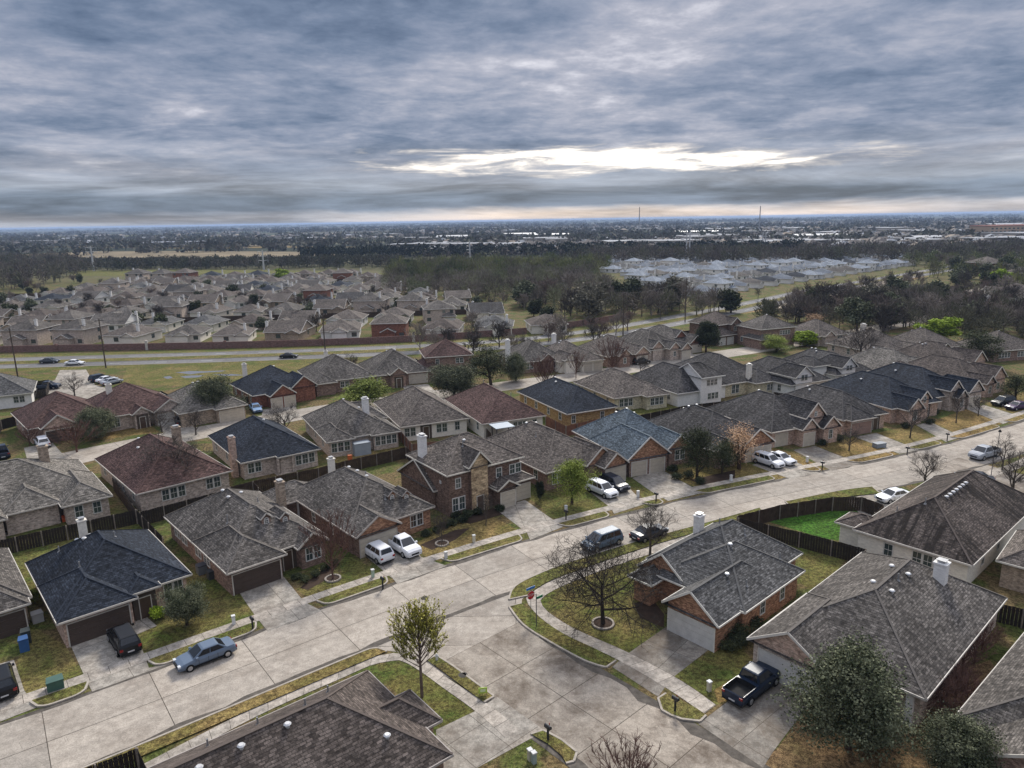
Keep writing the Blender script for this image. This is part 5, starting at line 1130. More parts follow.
for px, py, tp, w, k, lb in ((849, 451, 422, 26, 'bare', 'small leafless tree on the rust lawn before the pink gables'), (910, 438, 398, 34, 'bare-1', 'leafless tree in front of the first navy roof'), (956, 423, 388, 26, 'bare-2', 'leafless tree with dark mulch before the second navy-roofed house'),
                             (978, 416, 392, 20, 'bare-3', 'slim leafless tree by the drive of the second navy-roofed house'), (97, 438, 404, 42, 'oak', 'round live oak between the two maroon-roofed houses'), (216, 418, 374, 50, 'oak-1', 'big live oak hiding the grey-green roof'),
                             (178, 492, 428, 78, 'bare-5', 'big leafless tree leaning over the maroon roof with dark fence'), (366, 408, 376, 56, 'spring-1', 'wide yellow-green bushy tree behind the white chimney'), (454, 399, 362, 50, 'oak-2', 'dark live oak on the far side of the back street'),
                             (491, 385, 342, 46, 'olive-2', 'tall dark green tree beside the two-storey maroon-roofed house'), (516, 381, 350, 26, 'oak', 'narrow dark evergreen next to the tall dark green tree'), (287, 440, 400, 44, 'bare-6', 'leafless tree between navy roof and grey roof'),
                             (162, 432, 408, 34, 'bare-7', 'leafless tree by the white garage door'), (196, 435, 405, 34, 'bare-8', 'spindly leafless tree beside the big live oak'), (77, 452, 420, 48, 'pinkish-1', 'reddish leafless shrub tree before the left maroon-roofed house'),
                             (75, 398, 370, 28, 'bare-9', 'round leafless tree beside the concrete forecourt'), (30, 446, 424, 24, 'pinkish-2', 'low reddish leafless tree by the white parked car'), (545, 394, 352, 34, 'pinkish-3', 'pinkish leafless tree beyond the navy roof with tan wall'),
                             (528, 363, 326, 30, 'bare', 'leafless tree near the avenue behind the white chimney house'), (565, 348, 322, 26, 'bare-1', 'dark leafless tree by the avenue verge'), (474, 350, 316, 30, 'bare-2', 'leafless tree on the avenue verge before the red house'),
                             (612, 374, 334, 40, 'pinkish-4', 'wide reddish leafless tree by the back street drive'), (576, 378, 348, 22, 'pinkish-5', 'small reddish tree between two back street houses'), (706, 352, 318, 28, 'dark', 'dark evergreen tree beside the two-storey brown brick house'),
                             (776, 352, 334, 34, 'spring-2', 'green hedge-like tree before the two-storey hipped-roof house'), (806, 346, 330, 28, 'lime', 'green shrubby tree beside the two-storey hipped-roof house'), (938, 341, 316, 34, 'lime-1', 'bright lime-green tree standing out among the bare trees'),
                             (979, 366, 330, 52, 'olive', 'wide grey-green tree above the brown roofs'), (860, 368, 318, 50, 'bare-4', 'big brown leafless tree behind the dark porch house'), (815, 330, 312, 24, 'rust-1', 'small reddish tree near the low hidden house'),
                             (1012, 500, 440, 60, 'bare-8', 'tall thin leafless tree at the frame edge by the curving walk'), (1002, 470, 430, 30, 'bare-9', 'faint leafless tree by the curving walk near the silver pickup'), (1015, 400, 372, 34, 'olive-1', 'green bushy tree at the frame edge beyond the pink gables'),
                             (997, 290, 268, 26, 'lime-2', 'olive-green round tree near the far brick building'), (628, 800, 742, 80, 'pinkish-6', 'pale twiggy leafless tree poking up at the bottom edge'), (35, 604, 588, 14, 'spring', 'small green bush-like tree beside the fence of the navy-roofed house'),
                             (283, 281, 268, 18, 'lime-1', 'yellow-green tree among the distant brown roofs'), (735, 388, 372, 18, 'spring-1', 'small green tree by the cream chimney house'), (540, 500+0, 480, 10, 'dark-1', 'small dark evergreen by the grey-roofed brick house')):
    tree_px(k, px, py, tp, w, lb)
bush(160, 619, 1.7, 1.4, 'lime', 'round bright green shrub beside the entry of the navy-roofed house')
for i, (x, y) in enumerate(((918, 716), (930, 704), (941, 694), (952, 684), (940, 716), (954, 704), (966, 692), (962, 672), (974, 664), (950, 726), (968, 712), (982, 650))):
    tree('pinkish-%d' % (i % 3), P(x, y), RN.uniform(2.2, 3.6), RN.uniform(2.6, 3.6), name='shrub', label='reddish-brown leafless shrub in the thicket beside the big brown-grey roof', group='leafless shrubs beside the big roof', cat='shrub')
for i, (x, y, d, hh, k) in enumerate(((735, 646, 2.2, 1.6, 'dark'), (743, 639, 2.4, 1.8, 'olive'), (752, 631, 2.0, 1.6, 'dark'), (727, 651, 1.4, 1.0, 'olive'))): bush(x, y, d, hh, k, 'dark shrub against the side wall of the orange brick corner house', group='shrubs beside the corner house')
for x, y in ((455, 518), (468, 516), (478, 514), (500, 511), (462, 522)): bush(x, y, 1.3, .9, 'dark', 'dark shrub at the foot of the two-storey dark brick house', group='shrubs before the tall brick house')
for x, y in ((426, 536), (436, 532), (444, 528), (452, 525)): bush(x, y, 1.2, .8, 'dark', 'dark shrub under the window of the dormered brick house', group='shrubs before the dormered house')
for x, y in ((306, 582), (316, 576), (326, 570), (334, 566), (297, 580)): bush(x, y, 1.0, .8, 'olive', 'small shrub in the curved bed of the large grey-brown roofed house', group='shrubs in the curved bed')
for x, y in ((676, 480), (688, 478), (672, 472), (700, 484)): bush(x, y, 1.6, 1.1, 'dark', 'dark shrub beside the drive of the blue-grey roofed house', group='shrubs by the speckled roof house')
for x, y in ((822, 445), (838, 441), (930, 424), (935, 414), (905, 428)): bush(x, y, 1.6, 1.1, 'dark', 'dark shrub before the pink-gabled and navy-roofed houses', group='shrubs before the gabled houses')
for x, y in ((858, 742), (876, 734), (868, 700)): bush(x, y, 2.2, 1.6, 'dark', 'dark shrub in the shade of the large live oak', group='shrubs under the live oak')

# ------------------------------------------------------------------ vehicles
WH, BK, GB, NV, SV = (.72, .73, .75), (.006, .0065, .008), (.12, .16, .22), (.008, .018, .04), (.38, .4, .43)
car_px('sedan', 206, 660, 220, GB, 'steel_blue', 'blue-grey saloon parked at the kerb before the navy-roofed house')
car_px('suv', 125, 645, 131, BK, 'black', 'black estate car with roof rails in the drive of the navy-roofed house'); car_px('suv', 2, 688, 131, BK, 'black', 'black car cut by the frame edge, parked before the left garage')
car_px('suv', 377, 557, 131, WH, 'white', 'white car with dark roof glass beside the white pickup'); car_px('pickup', 402, 550, -50, WH, 'white', 'white pickup truck facing the street in the shared drive', cat='pickup truck')
car_px('van', 602, 546, 214, (.10, .14, .19), 'grey_blue', 'grey-blue people carrier parked across from the bright green tree'); car_px('sedan', 649, 537, 34, (.03, .035, .045), 'graphite', 'dark saloon parked under the leafless street tree')
car_px('suv', 602, 494, -55, WH, 'white', 'white compact car beside the dark pickup under the bright green tree'); car_px('suv', 614, 488, -58, (.02, .025, .04), 'midnight', 'dark car in the drive next to the white compact car')
car_px('suv', 768, 465, -58, WH, 'white', 'white car, left one of the two by the rust-coloured tree'); car_px('sedan', 780, 462, -60, WH, 'white', 'white saloon, right one of the two by the rust-coloured tree')
car_px('pickup', 984, 457, 208, SV, 'silver', 'silver pickup parked on the far stretch of the street', cat='pickup truck'); car_px('sedan', 974, 482, 150, (.02, .022, .03), 'black_blue', 'dark saloon turning in behind the black-streaked roof'); car_px('sedan', 893, 500, 200, WH, 'white', 'white saloon on the pad between the fence and the streaked roof')
car_px('pickup', 752, 690, 40, NV, 'navy', 'dark blue pickup in the drive below the pink brick gable', cat='pickup truck')
car_px('suv', 43, 446, 130, WH, 'white', 'white car beside the reddish shrub on the back street'); car_px('pickup', 2, 456, 130, NV, 'navy', 'dark blue vehicle cut by the frame edge on the back street'); car_px('suv', 181, 424, 120, BK, 'black', 'black car in the drive of the white garage')
car_px('sedan', 256, 411, -60, (.2, .32, .5), 'sky_blue', 'light blue car in the drive of the red brick fronted house'); car_px('pickup', 47, 389, 10, NV, 'navy', 'dark blue pickup beside the white-walled house near the avenue', cat='pickup truck')
car_px('suv', 100, 381, 60, NV, 'navy', 'dark blue car in the small car park by the avenue'); car_px('sedan', 107, 382, 60, WH, 'white', 'white car in the small car park by the avenue'); car_px('sedan', 112, 384, 60, SV, 'silver', 'silver car at the end of the small car park')
car_px('sedan', 50, 363, 5, (.05, .06, .07), 'slate', 'dark saloon driving along the avenue ahead of a white car'); car_px('sedan', 75, 365, 4, WH, 'white', 'white car driving along the avenue behind a dark saloon'); car_px('sedan', 289, 358, 4, BK, 'black', 'black car alone on the avenue beside the power pole')
car_px('suv', 641, 364, 20, BK, 'black', 'black car in the drive of the two brick gables'); car_px('suv', 877, 358, 30, (.1, .18, .3), 'royal_blue', 'bright blue car beside a black car by the wide grey roof'); car_px('suv', 884, 357, 30, BK, 'black', 'black car beside the bright blue one')
car_px('suv', 1003, 405, 200, BK, 'black', 'black car on the drive near the pink gables'); car_px('sedan', 1017, 409, 200, (.06, .03, .08), 'plum', 'dark plum car at the frame edge near the pink gables'); car_px('suv', 730, 310, 40, WH, 'white', 'white car on the avenue beyond the second power pole')
for i, (x, y, a, c, cn) in enumerate(((950, 296, 20, WH, 'white'), (956, 297, 20, WH, 'white'), (977, 297, 70, WH, 'white'), (979, 300, 70, WH, 'white'), (975, 303, 70, SV, 'silver'), (985, 293, 20, BK, 'black'))):
    car_px('suv', x, y, a, c, cn, 'pale small car parked in the distant lot right of the white roofs', group='cars in the distant lot')

# ------------------------------------------------------------------ fences
fence_px([(-12, 543), (136, 509.7), (163, 537)], 'dark brown fence between the navy-roofed house and the sand-grey roof', wood='dark')
fence_px([(139.5, 512), (229, 489), (240, 500)], 'dark fence with pale posts behind the maroon-roofed house', wood='dark')
fence_px([(230, 487), (253, 481), (318, 468), (344.6, 461)], 'brown fence below the navy roof with pink chimney', wood='brown'); fence_px([(344.6, 461), (406, 447), (412, 452)], 'brown fence below the white-chimney house lawn', wood='brown')
fence_px([(253, 482), (285, 512)], 'short side fence near the tan chimney', wood='brown'); fence_px([(344, 462), (352, 470)], 'short fence stub at the back of the dormered house', wood='brown') if False else None
fence_px([(136, 510), (112, 478)], 'side fence between the sand-grey and maroon roofs', wood='brown'); fence_px([(478, 420), (492, 434)], 'side fence behind the two-storey dark brick house', wood='brown')
fence_px([(616, 409), (640, 415), (690, 405), (725, 401)], 'dark fence round the patio yard of the cream-walled house', wood='dark'); fence_px([(546, 416), (566, 426), (618, 414)], 'red-brown fence below the tan wall under the navy roof', wood='red')
fence_px([(398, 428), (412, 444), (440, 441)], 'red-brown side fence by the cream back wall', wood='red')
fence_px([(690, 404), (722, 402)], 'brown fence under the white two-storey house', wood='red') if False else None
fence_px([(774, 392), (800, 396), (830, 390)], 'dark fence beyond the cream chimney house', wood='dark')
fence_px([(737, 516), (780, 505), (833, 497), (862, 497), (884, 505)], 'long dark fence along the street beside the bright green yard', wood='brown'); fence_px([(739, 518), (800, 532), (866, 549)], 'dark fence with pale posts across the bright green yard', wood='dark')
fence_px([(884, 505), (857, 530)], 'short fence at the streaked-roof house by the bright green yard', wood='brown')
fence_px([(866, 551), (818, 590)], 'fence between the corner house yard and the white-chimney roof', wood='dark'); fence_px([(985, 600), (1024, 609), (1060, 618)], 'dark fence behind the big white-chimney house at the frame edge', wood='dark')

fence_px([(50, 782), (137, 748), (150, 776)], 'dark wooden fence corner at the bottom edge by the sidewalk', wood='dark')
fence_px([(-6, 432), (0, 420), (22, 414)], 'fence at the frame edge left of the maroon roof', wood='dark')
fence_px([(240, 398), (262, 394), (268, 380)], 'fence behind the grey-green roof', wood='brown')
for q in SIDE: fence(q, 'dark wooden yard fence beside a house of the back rows', wood='dark', group='yard fences of the back rows')
# brick walls of the subdivisions along the avenue
def brick_wall(pts, label, h=2.0, mt='wall'):
    e = empty('brick_wall', (pts[0][0], pts[0][1], 0), 0, label, 'wall'); o = Vector((pts[0][0], pts[0][1], 0)); m, p = MB(), MB(); q = resample(pts, 12)
    for a, b in zip(q, q[1:]): m.bar(Vector((a.x, a.y, h/2))-o, Vector((b.x, b.y, h/2))-o, .25, h)
    m.build('panel', brick('wallred', (.22, .12, .1), (.15, .08, .07), (.25, .2, .18)), e)
    for i, a in enumerate(q[::2]):
        p = MB(); pale = i % 3 == 0; p.box(a.x-o.x-.35, a.x-o.x+.35, a.y-o.y-.35, a.y-o.y+.35, 0, h+.3+(.5 if pale else 0)); p.build('pillar', plain('pillar_pale', (.5, .47, .42), .8) if pale else brick('wallred', (.22, .12, .1), (.15, .08, .07)), e)
brick_wall([(-260, 205), (-150, 208.5), (-75, 210), (-30, 216), (5, 228)], 'long red-brown brick wall with pale pillars along the avenue', 2.0)
brick_wall([(16, 236), (30, 248), (44, 262)], 'short pinkish brick wall before the bare wood beside the green verge', 2.0)
pole(P(18, 378), 12.5, 'tall wooden utility pole at the corner of the avenue and the forecourt', 10); pole(P(106, 368), 13, 'wooden utility pole between the forecourt and the grass field', 10); pole(P(326, 361), 13, 'wooden utility pole beyond the grey hipped roof', 10)
p1 = P(106, 368); p0 = P(18, 378); p2 = P(326, 361); p3 = P(623, 336); p4 = P(685, 322)
pole(p3, 14, 'dark wooden utility pole beside the green avenue verge', 40); pole(p4, 15.5, 'utility pole with pale lower part on the bend of the avenue', 40)
for a, b, ha, hb in ((p0, p1, 12, 12.5), (p1, p2, 12.5, 12.5), (p3, p4, 13.4, 15), (p4, P(860, 285), 15, 14), (P(560, 345), p3, 12.5, 13.4), (Vector((-260, 172, 0)), p0, 12, 12)):
    wire(a+Vector((0, 0, ha)), b+Vector((0, 0, hb)), 1.2, .035, 'thin power cable strung between the roadside utility poles', 'power cables along the avenue')
pylon(94, 271, 246, 'pale steel transmission pole above the distant brown roofs'); pylon(264, 270, 250, 'pale steel transmission pole behind the yellow-green tree'); pylon(470, 258, 241, 'faint steel transmission pole over the far wood')
pylon(686, 259, 232, 'pale steel transmission pole, left one of the pair behind the white roofs'); pylon(689, 259, 232, 'pale steel transmission pole, right one of the pair behind the white roofs'); pylon(762, 250, 232, 'distant steel transmission pole right of the pair'); pylon(765, 250, 232, 'distant steel transmission pole, the rightmost one')
for x, bs, tp in ((855, 268, 257), (639, 222, 207), (759, 220, 206)):
    b = P(x, 232) if bs < 230 else P(x, bs); m = MB(); hh = top_h(b, x, tp); m.tube((0, 0, 0), (0, 0, hh), .5 if bs > 230 else 1.6, .25 if bs > 230 else .8, 6, cap=True); o = m.build('radio_mast', plain('mast_steel', (.3, .3, .32), .6)); o.location = b; tag(o, {855: 'slim mast behind the white roofs', 639: 'thin radio mast rising over the far horizon', 759: 'thin faint mast on the horizon right of centre'}[x], 'mast')

# ------------------------------------------------------------------ street things
def txt(s, size, M, mat, parent, name='lettering'):
    c = bpy.data.curves.new(name, 'FONT'); c.body = s; c.size = size; c.align_x = 'CENTER'; c.align_y = 'CENTER'; c.extrude = .002
    o = bpy.data.objects.new(name, c); COL.objects.link(o); bpy.context.view_layer.update()
    dg = bpy.context.evaluated_depsgraph_get(); me = bpy.data.meshes.new_from_object(o.evaluated_get(dg)); bpy.data.objects.remove(o)
    me.transform(M); me.materials.clear(); me.materials.append(mat); o = bpy.data.objects.new(name, me); COL.objects.link(o); o.parent = parent
SG = plain('sign_pole', (.16, .17, .17), .5, .5)
e = empty('stop_sign', P(531, 617), R(38), 'red octagonal STOP sign on a thin post at the street corner', 'sign')
m = MB(); m.tube((0, 0, 0), (0, 0, 3.0), .03, .03, 6, cap=True); m.build('post', SG, e)
m = MB(); oc = [(.46*math.cos(math.pi/8+k*math.pi/4), .46*math.sin(math.pi/8+k*math.pi/4)) for k in range(8)]
m.face([(x, -.04, 2.25+z) for x, z in oc]); m.face([(x, -.034, 2.25+z) for x, z in oc][::-1]); m.build('plate', plain('sign_red', (.55, .02, .03), .4, var=.02), e)
m = MB()
for k in range(8):
    a, b = oc[k], oc[(k+1) % 8]; m.face([(a[0], -.044, 2.25+a[1]), (b[0], -.044, 2.25+b[1]), (b[0]*.92, -.044, 2.25+b[1]*.92), (a[0]*.92, -.044, 2.25+a[1]*.92)])
mb_ = MB(); mb_.box(-.5, .5, -.015, .015, 2.82, 3.06); mb_.build('name_blade', plain('sign_blue', (.03, .2, .6), .4, var=.02), e)
WHT = plain('sign_white', (.8, .8, .8), .5, var=.02); m.build('border', WHT, e)
txt('STOP', .31, Matrix.Translation((0, -.046, 2.25)) @ Matrix.Rotation(math.pi/2, 4, 'X'), WHT, e)
e = empty('street_sign', P(536.5, 627), R(38), 'dark street-name post with green blade beside the STOP sign', 'sign')
m = MB(); m.tube((0, 0, 0), (0, 0, 3.3), .045, .04, 6, cap=True); m.build('post', plain('post_dark', (.05, .05, .05)), e)
m = MB(); m.box(.04, .75, -.02, .02, 2.75, 3.0); m.build('name_blade', plain('sign_green', (.02, .22, .1), .4, var=.02), e)
def mailbox(px, py, label, ang=0, c=(.02, .02, .022)):
    p, b = MB(), MB(); p.box(-.06, .06, -.06, .06, 0, 1.05); b.box(-.12, .12, -.28, .28, 1.05, 1.2)
    for k in range(6):
        a0, a1 = math.pi*k/6, math.pi*(k+1)/6; b.face([(.12*math.cos(a0), -.28, 1.2+.12*math.sin(a0)), (.12*math.cos(a1), -.28, 1.2+.12*math.sin(a1)), (.12*math.cos(a1), .28, 1.2+.12*math.sin(a1)), (.12*math.cos(a0), .28, 1.2+.12*math.sin(a0))])
    f = MB(); f.box(.125, .14, -.05, .02, 1.2, 1.42)
    small('mailbox', 'mailbox', label, P(px, py), [('post', p, plain('mail_post', k3(c, 1.5))), ('box', b, plain('mail_box', c, .4)), ('flag', f, plain('mail_flag', (.4, .02, .02)))], ang)
for x, y, lb in ((253, 630, 'dark mailbox on the verge right of the blue-grey saloon'), (383, 589, 'dark mailbox at the end of the green verge below the white car'), (548, 741, 'dark mailbox on the island at the bottom of the side street'), (675, 712, 'dark twin mailbox on the small island before the dark blue pickup'),
                 (566, 520, 'dark mailbox by the drive of the tall brick house'), (656, 502, 'dark mailbox on the tiny island by the speckled-roof house drive'), (822, 470, 'dark mailbox before the pink-gabled house'), (947, 441, 'dark mailbox before the second navy-roofed house'), (907, 455, 'small dark mailbox by the rose garage drive')): mailbox(x, y, lb, 40)
def pedestal(px, py, label, c=(.55, .52, .42), h=.8, w=.14):
    a, b = MB(), MB(); a.box(-w, w, -w, w, 0, h); b.box(-w-.03, w+.03, -w-.03, w+.03, h, h+.09)
    small('utility_pedestal', 'utility box', label, P(px, py), [('body', a, plain('pedestal_%d' % int(c[0]*99), c, .6)), ('lid', b, plain('pedestal_lid', k3(c, .85), .6))], 30)
for x, y, lb, c in ((234, 624, 'white utility post on the tan lawn by the mailbox', (.7, .7, .68)), (373, 577, 'pale green utility post on the green lawn below the reddish tree', (.4, .5, .4)), (474, 542, 'cream utility post on the lawn of the tall brick house', (.62, .58, .45)), (638, 497, 'cream utility post left of the speckled-roof drive', (.7, .68, .6)),
                    (731, 481, 'cream utility post under the rust-coloured tree', (.7, .68, .6)), (709, 691, 'beige utility post on the lawn beside the dark blue pickup', (.5, .46, .36)), (534, 763, 'grey-green utility post at the bottom edge of the side street', (.3, .36, .33)), (530, 760, 'beige utility post beside the grey-green one', (.5, .46, .38)),
                    (566, 512, 'white utility post beside the bright green tree', (.7, .68, .62)), (807, 462, 'white utility post on the rust lawn by two white cars', (.7, .68, .6)), (446, 559, 'white yard marker by the verge below the thin young tree', (.6, .6, .6))): pedestal(x, y, lb, c)
def boxy(name, cat, px, py, w, d, h, c, label, ang=35, lidc=None, lidh=.12):
    a, b = MB(), MB(); a.prism([(-w/2, -d/2), (w/2, -d/2), (w/2, d/2), (-w/2, d/2)], 0, h); b.prism([(-w/2-.04, -d/2-.04), (w/2+.04, -d/2-.04), (w/2-.02, d/2+.04), (-w/2+.02, d/2+.04)], h+.004, h+lidh)
    cn = '%s_%d_%d_%d' % (name, int(c[0]*99), int(c[1]*99), int(c[2]*99)); small(name, cat, label, P(px, py), [('body', a, plain(cn, c, .5)), ('lid', b, plain(cn+'_lid', lidc or k3(c, .8), .5))], ang)
boxy('transformer_box', 'transformer', 56, 688, 1.15, .9, .75, (.06, .13, .10), 'dark green transformer box on the lawn left of the black estate car'); boxy('trash_bin', 'bin', 25, 650, .7, .8, 1.1, (.03, .1, .26), 'blue wheeled bin beside the left house wall'); boxy('trash_bin', 'bin', 27, 642, .7, .8, 1.1, (.04, .05, .05), 'dark wheeled bin behind the blue one')
boxy('air_conditioner', 'air conditioner', 202, 573, .9, .9, .9, (.14, .16, .18), 'blue-grey air conditioner left of the large grey-brown roofed house', 42, (.06, .06, .07)); boxy('air_conditioner', 'air conditioner', 212, 578, .8, .8, .8, (.05, .055, .06), 'dark air conditioner next to the blue-grey one', 42)
boxy('storage_shed', 'shed', 362, 454, 2.6, 1.5, 1.9, (.3, .34, .38), 'pale blue-grey storage shed against the back wall by white chimney', 28); boxy('storage_bin', 'storage box', 873, 449+0, 2, 1, .5, (.2, .26, .3), 'grey-blue covered bench on the rust lawn', 20) if False else None
boxy('boulder', 'rock', 879, 447, 1.9, 1.0, .6, (.22, .25, .28), 'blue-grey covered box on the rust lawn before the rose garage', 20)
boxy('flower_pot', 'pot', 350, 460, .6, .6, .7, (.5, .12, .03), 'bright orange pot by the back door of the white-chimney house', 28); boxy('flower_pot', 'pot', 65, 521, .6, .6, .6, (.5, .1, .04), 'orange-red pot on the covered back patio', 41)
boxy('patio_bench', 'bench', 386, 470, 2.2, .9, .45, (.5, .5, .5), 'grey patio bench behind the tall brick house', 36) if False else None
boxy('air_conditioner', 'air conditioner', 38, 621, .9, .9, .8, (.4, .4, .4), 'pale air conditioner left of the navy hipped-roof house', 42)
# yard sign, manhole, storm drain
e = empty('yard_sign', P(483, 696), R(10), 'yellow-green square yard sign on the verge near the driveway', 'sign'); m = MB(); m.box(-.3, -.28, -.01, .01, 0, .5); m.box(.28, .3, -.01, .01, 0, .5); m.build('stake', SG, e); m = MB(); m.box(-.34, .34, -.02, .02, .25, .75); m.build('panel', plain('sign_lime', (.4, .55, .08), .5, var=.03), e); m = MB(); m.box(-.2, .2, -.03, -.021, .38, .62); m.build('inset', plain('sign_pale', (.6, .68, .4), .5, var=.03), e)
for x, y, nm, lb in ((425, 598, 'manhole_cover', 'round dark manhole cover in the street above the budding tree'), (463, 676, 'drain_cover', 'round dark drain cover on the verge of the corner lawn')):
    m = MB(); m.prism([(.38*math.cos(k*.3927), .38*math.sin(k*.3927)) for k in range(16)], 0, .02); r = MB(); r.prism([(.28*math.cos(k*.3927), .28*math.sin(k*.3927)) for k in range(16)], .021, .03)
    b = P(x, y); small(nm, 'cover', lb, (b.x, b.y, .014 if nm[0] == 'm' else .1), [('rim', m, plain('iron', (.05, .045, .04), .6, .4)), ('plate', r, plain('iron_plate', (.03, .028, .026), .6, .4))])
m = MB(); m.tube((0, 0, 0), (0, 0, 4.2), .05, .04, 6, cap=True); h_ = MB(); h_.tube((0, 0, 4.2), (0, 0, 4.35), .2, .22, 8, cap=True); h_.tube((0, 0, 4.35), (0, 0, 4.6), .22, .05, 8, cap=True)
small('street_lamp', 'lamp', 'black post-top street lamp behind the silver pickup', P(996, 459), [('post', m, plain('post_dark', (.05, .05, .05))), ('lamp_head', h_, plain('lamp_black', (.03, .03, .03)))])
m = MB(); m.tube((0, 0, 0), (0, 0, 4.0), .05, .04, 6, cap=True); h_ = MB(); h_.tube((0, 0, 4.0), (0, 0, 4.15), .2, .22, 8, cap=True); h_.tube((0, 0, 4.15), (0, 0, 4.4), .22, .05, 8, cap=True)
small('street_lamp', 'lamp', 'black street lamp by the curving walk near the dark saloon', P(991, 476), [('post', m, plain('post_dark', (.05, .05, .05))), ('lamp_head', h_, plain('lamp_black', (.03, .03, .03)))])
m = MB(); m.tube((0, 0, 0), (0, 0, .55), .11, .11, 8, cap=True); c_ = MB(); c_.tube((0, 0, .55), (0, 0, .68), .13, .04, 8, cap=True); c_.tube((-.18, 0, .42), (.18, 0, .42), .05, .05, 6, cap=True)
small('fire_hydrant', 'hydrant', 'pale fire hydrant on the corner verge under the budding tree', P(437, 661), [('barrel', m, plain('hydrant_white', (.6, .6, .58))), ('bonnet', c_, plain('hydrant_white', (.6, .6, .58)))])
# ------------------------------------------------------------------ the distance
FR_ = random.Random(77)
def far_proto(i, roof, wall, two=False):
    h = House((0, 0), 0, None, roof, wall, stain=.15, gable=wall, simple=True, trim=(.6, .58, .54)); r = random.Random(i*3+1); ze = 5.3 if two else 2.8
    h.block(-6.0, 6.0, -6.5, 6.5, r.choice(['xhh', 'yhh', 'xgg']), ze, .45)
    if i % 2: h.block(-6.0, -.5, -9.0, 0, 'ygh', 2.75, .5)
    else: h.block(.5, 5.8, -8.8, 0, 'yhh' if i % 4 else 'ygh', 2.75, .5)
    h.block(-2.5 if i % 3 else -6.2, 2.6 if i % 3 else -1.5, 2, 8.6, 'yhg', 2.7, .5)
    h.finish()
    for sd, ks in (('F', (0, 2, 3)), ('B', (0, 2)), ('L', (1,)), ('R', (1, 3))):
        x0, x1, y0, y1 = h.blocks[0]['r']; lo, hi = (x0, x1) if sd in 'FB' else (y0, y1)
        for k in ks:
            M = h.frame(sd, 0, lo+(k+.5)*(hi-lo)/4)
            m = MB(); m.box(-.75, .75, .004, .03, .9, 2.2, 0, M); m.build('window', glass(), h.e)
            if two and sd in 'FL': m = MB(); m.box(-.6, .6, .004, .03, 3.6, 4.8, 0, M); m.build('window', glass(), h.e)
    m = MB(); b = 2 if i % 3 == 0 else 1; M = h.frame('F', 1, -3.5 if i % 2 else 3.4); m.box(-2.2, 2.2, .004, .03, 0, 2.1, 0, M); m.build('garage_door', plain('garage_white', GAR['white'], .6), h.e)
    if i % 3 != 1: h.chimney(5.9 if i % 2 else -4, 3, 5.6 if not two else 8.0, .7, .8, 'white', 1)
    kids = list(KIDS[h.e.name]); return h.e, kids
PALB = [('warm', 'cream'), ('brown', 'cream'), ('grey', 'palebrick'), ('warm', 'tan'), ('grey', 'cream'), ('brown', 'palebrick'), ('dark', 'cream'), ('warm', 'white'), ('slate', 'cream'), ('navy', 'cream'), ('warm', 'red'), ('grey', 'white')]
PB = [far_proto(i, *PALB[i], two=i in (2, 10)) for i in range(12)]
PW = [far_proto(20+i, r, 'white', two=(i == 2)) for i, r in enumerate(('white', 'lightgrey', 'white', 'slate', 'lightgrey', 'navy', 'white', 'grey'))]
USED = set()
def put_far(pr, x, y, ang, label, group, sc=1.0):
    e, kids = pr
    if e.name not in USED: USED.add(e.name); c = e
    else:
        c = e.copy(); COL.objects.link(c)
        for k in kids:
            d = k.copy(); COL.objects.link(d); d.parent = c
            for g in KIDS.get(k.name, ()): f = g.copy(); COL.objects.link(f); f.parent = d
    c.location = (x, y, 0); c.rotation_euler = (0, 0, R(ang)); c.scale = (sc, sc, sc); tag(c, label, 'house', group)
    return c
# brown roofs beyond the avenue: rows back to back
rows = [(226, 180), (256, 0), (283, 180), (313, 0), (340, 180), (371, 0), (398, 180), (430, 0), (457, 180), (488, 0)]
CNT = 0
RNAME = ['first', 'second', 'third', 'fourth', 'fifth', 'sixth', 'seventh', 'eighth', 'ninth', 'tenth']
def rightmost(y): return {0: 12, 1: 12}.get(0, 0)
for ri, (y, flip) in enumerate(rows):
    x = -300+FR_.uniform(0, 8)
    while x < 70:
        yy = y+FR_.uniform(-2, 2)+max(0, x+60)*.10+6*math.sin(x/60.0+ri)*(ri > 0)
        lim = 18-(yy-226)*.42 if yy > 262 else 14
        leftlim = -300 if y < 330 else -0.72*y+15
        if -x > yy*.76+16 or x < -250-0*y: x += 15.5; continue
        if yy > 440 and x < -yy*.56: x += 15.5; continue
        if x > lim: break
        pr = PB[FR_.choice([0, 1, 2, 3, 4, 5, 0, 1, 3, 5, 4, 6, 7, 8, 9, 10, 11, 0, 5])]
        put_far(pr, x, yy, flip+FR_.uniform(-9, 9)+(5 if x > -60 else 0), 'brown-grey roofed house in the %s row beyond the brick wall of the avenue' % RNAME[ri], 'houses of the %s row beyond the wall' % RNAME[ri], FR_.uniform(.94, 1.06)); CNT += 1
        x += FR_.uniform(14.8, 17.2)
for y, x0, x1 in ((269.5, -215, 0), (326.5, -255, -32), (384.5, -285, -60), (443.5, -240, -85)):
    q = [Vector((x, y+max(0, x+60)*.10+6*math.sin(x/60.0+2), 0)) for x in range(x0, x1, 20)]
    o_ = q[0]; m = MB()
    for a, b in zip(q, q[1:]): m.bar(Vector((a.x, a.y, 1))-o_, Vector((b.x, b.y, 1))-o_, .12, 2.0)
    e = empty('wooden_fence', o_, 0, {269.5: 'first', 326.5: 'second', 384.5: 'third', 443.5: 'fourth'}[y]+' long brown yard fence counted from the brick wall, between rows of brown roofs', 'fence'); m.build('panel', WOOD('brown'), e)
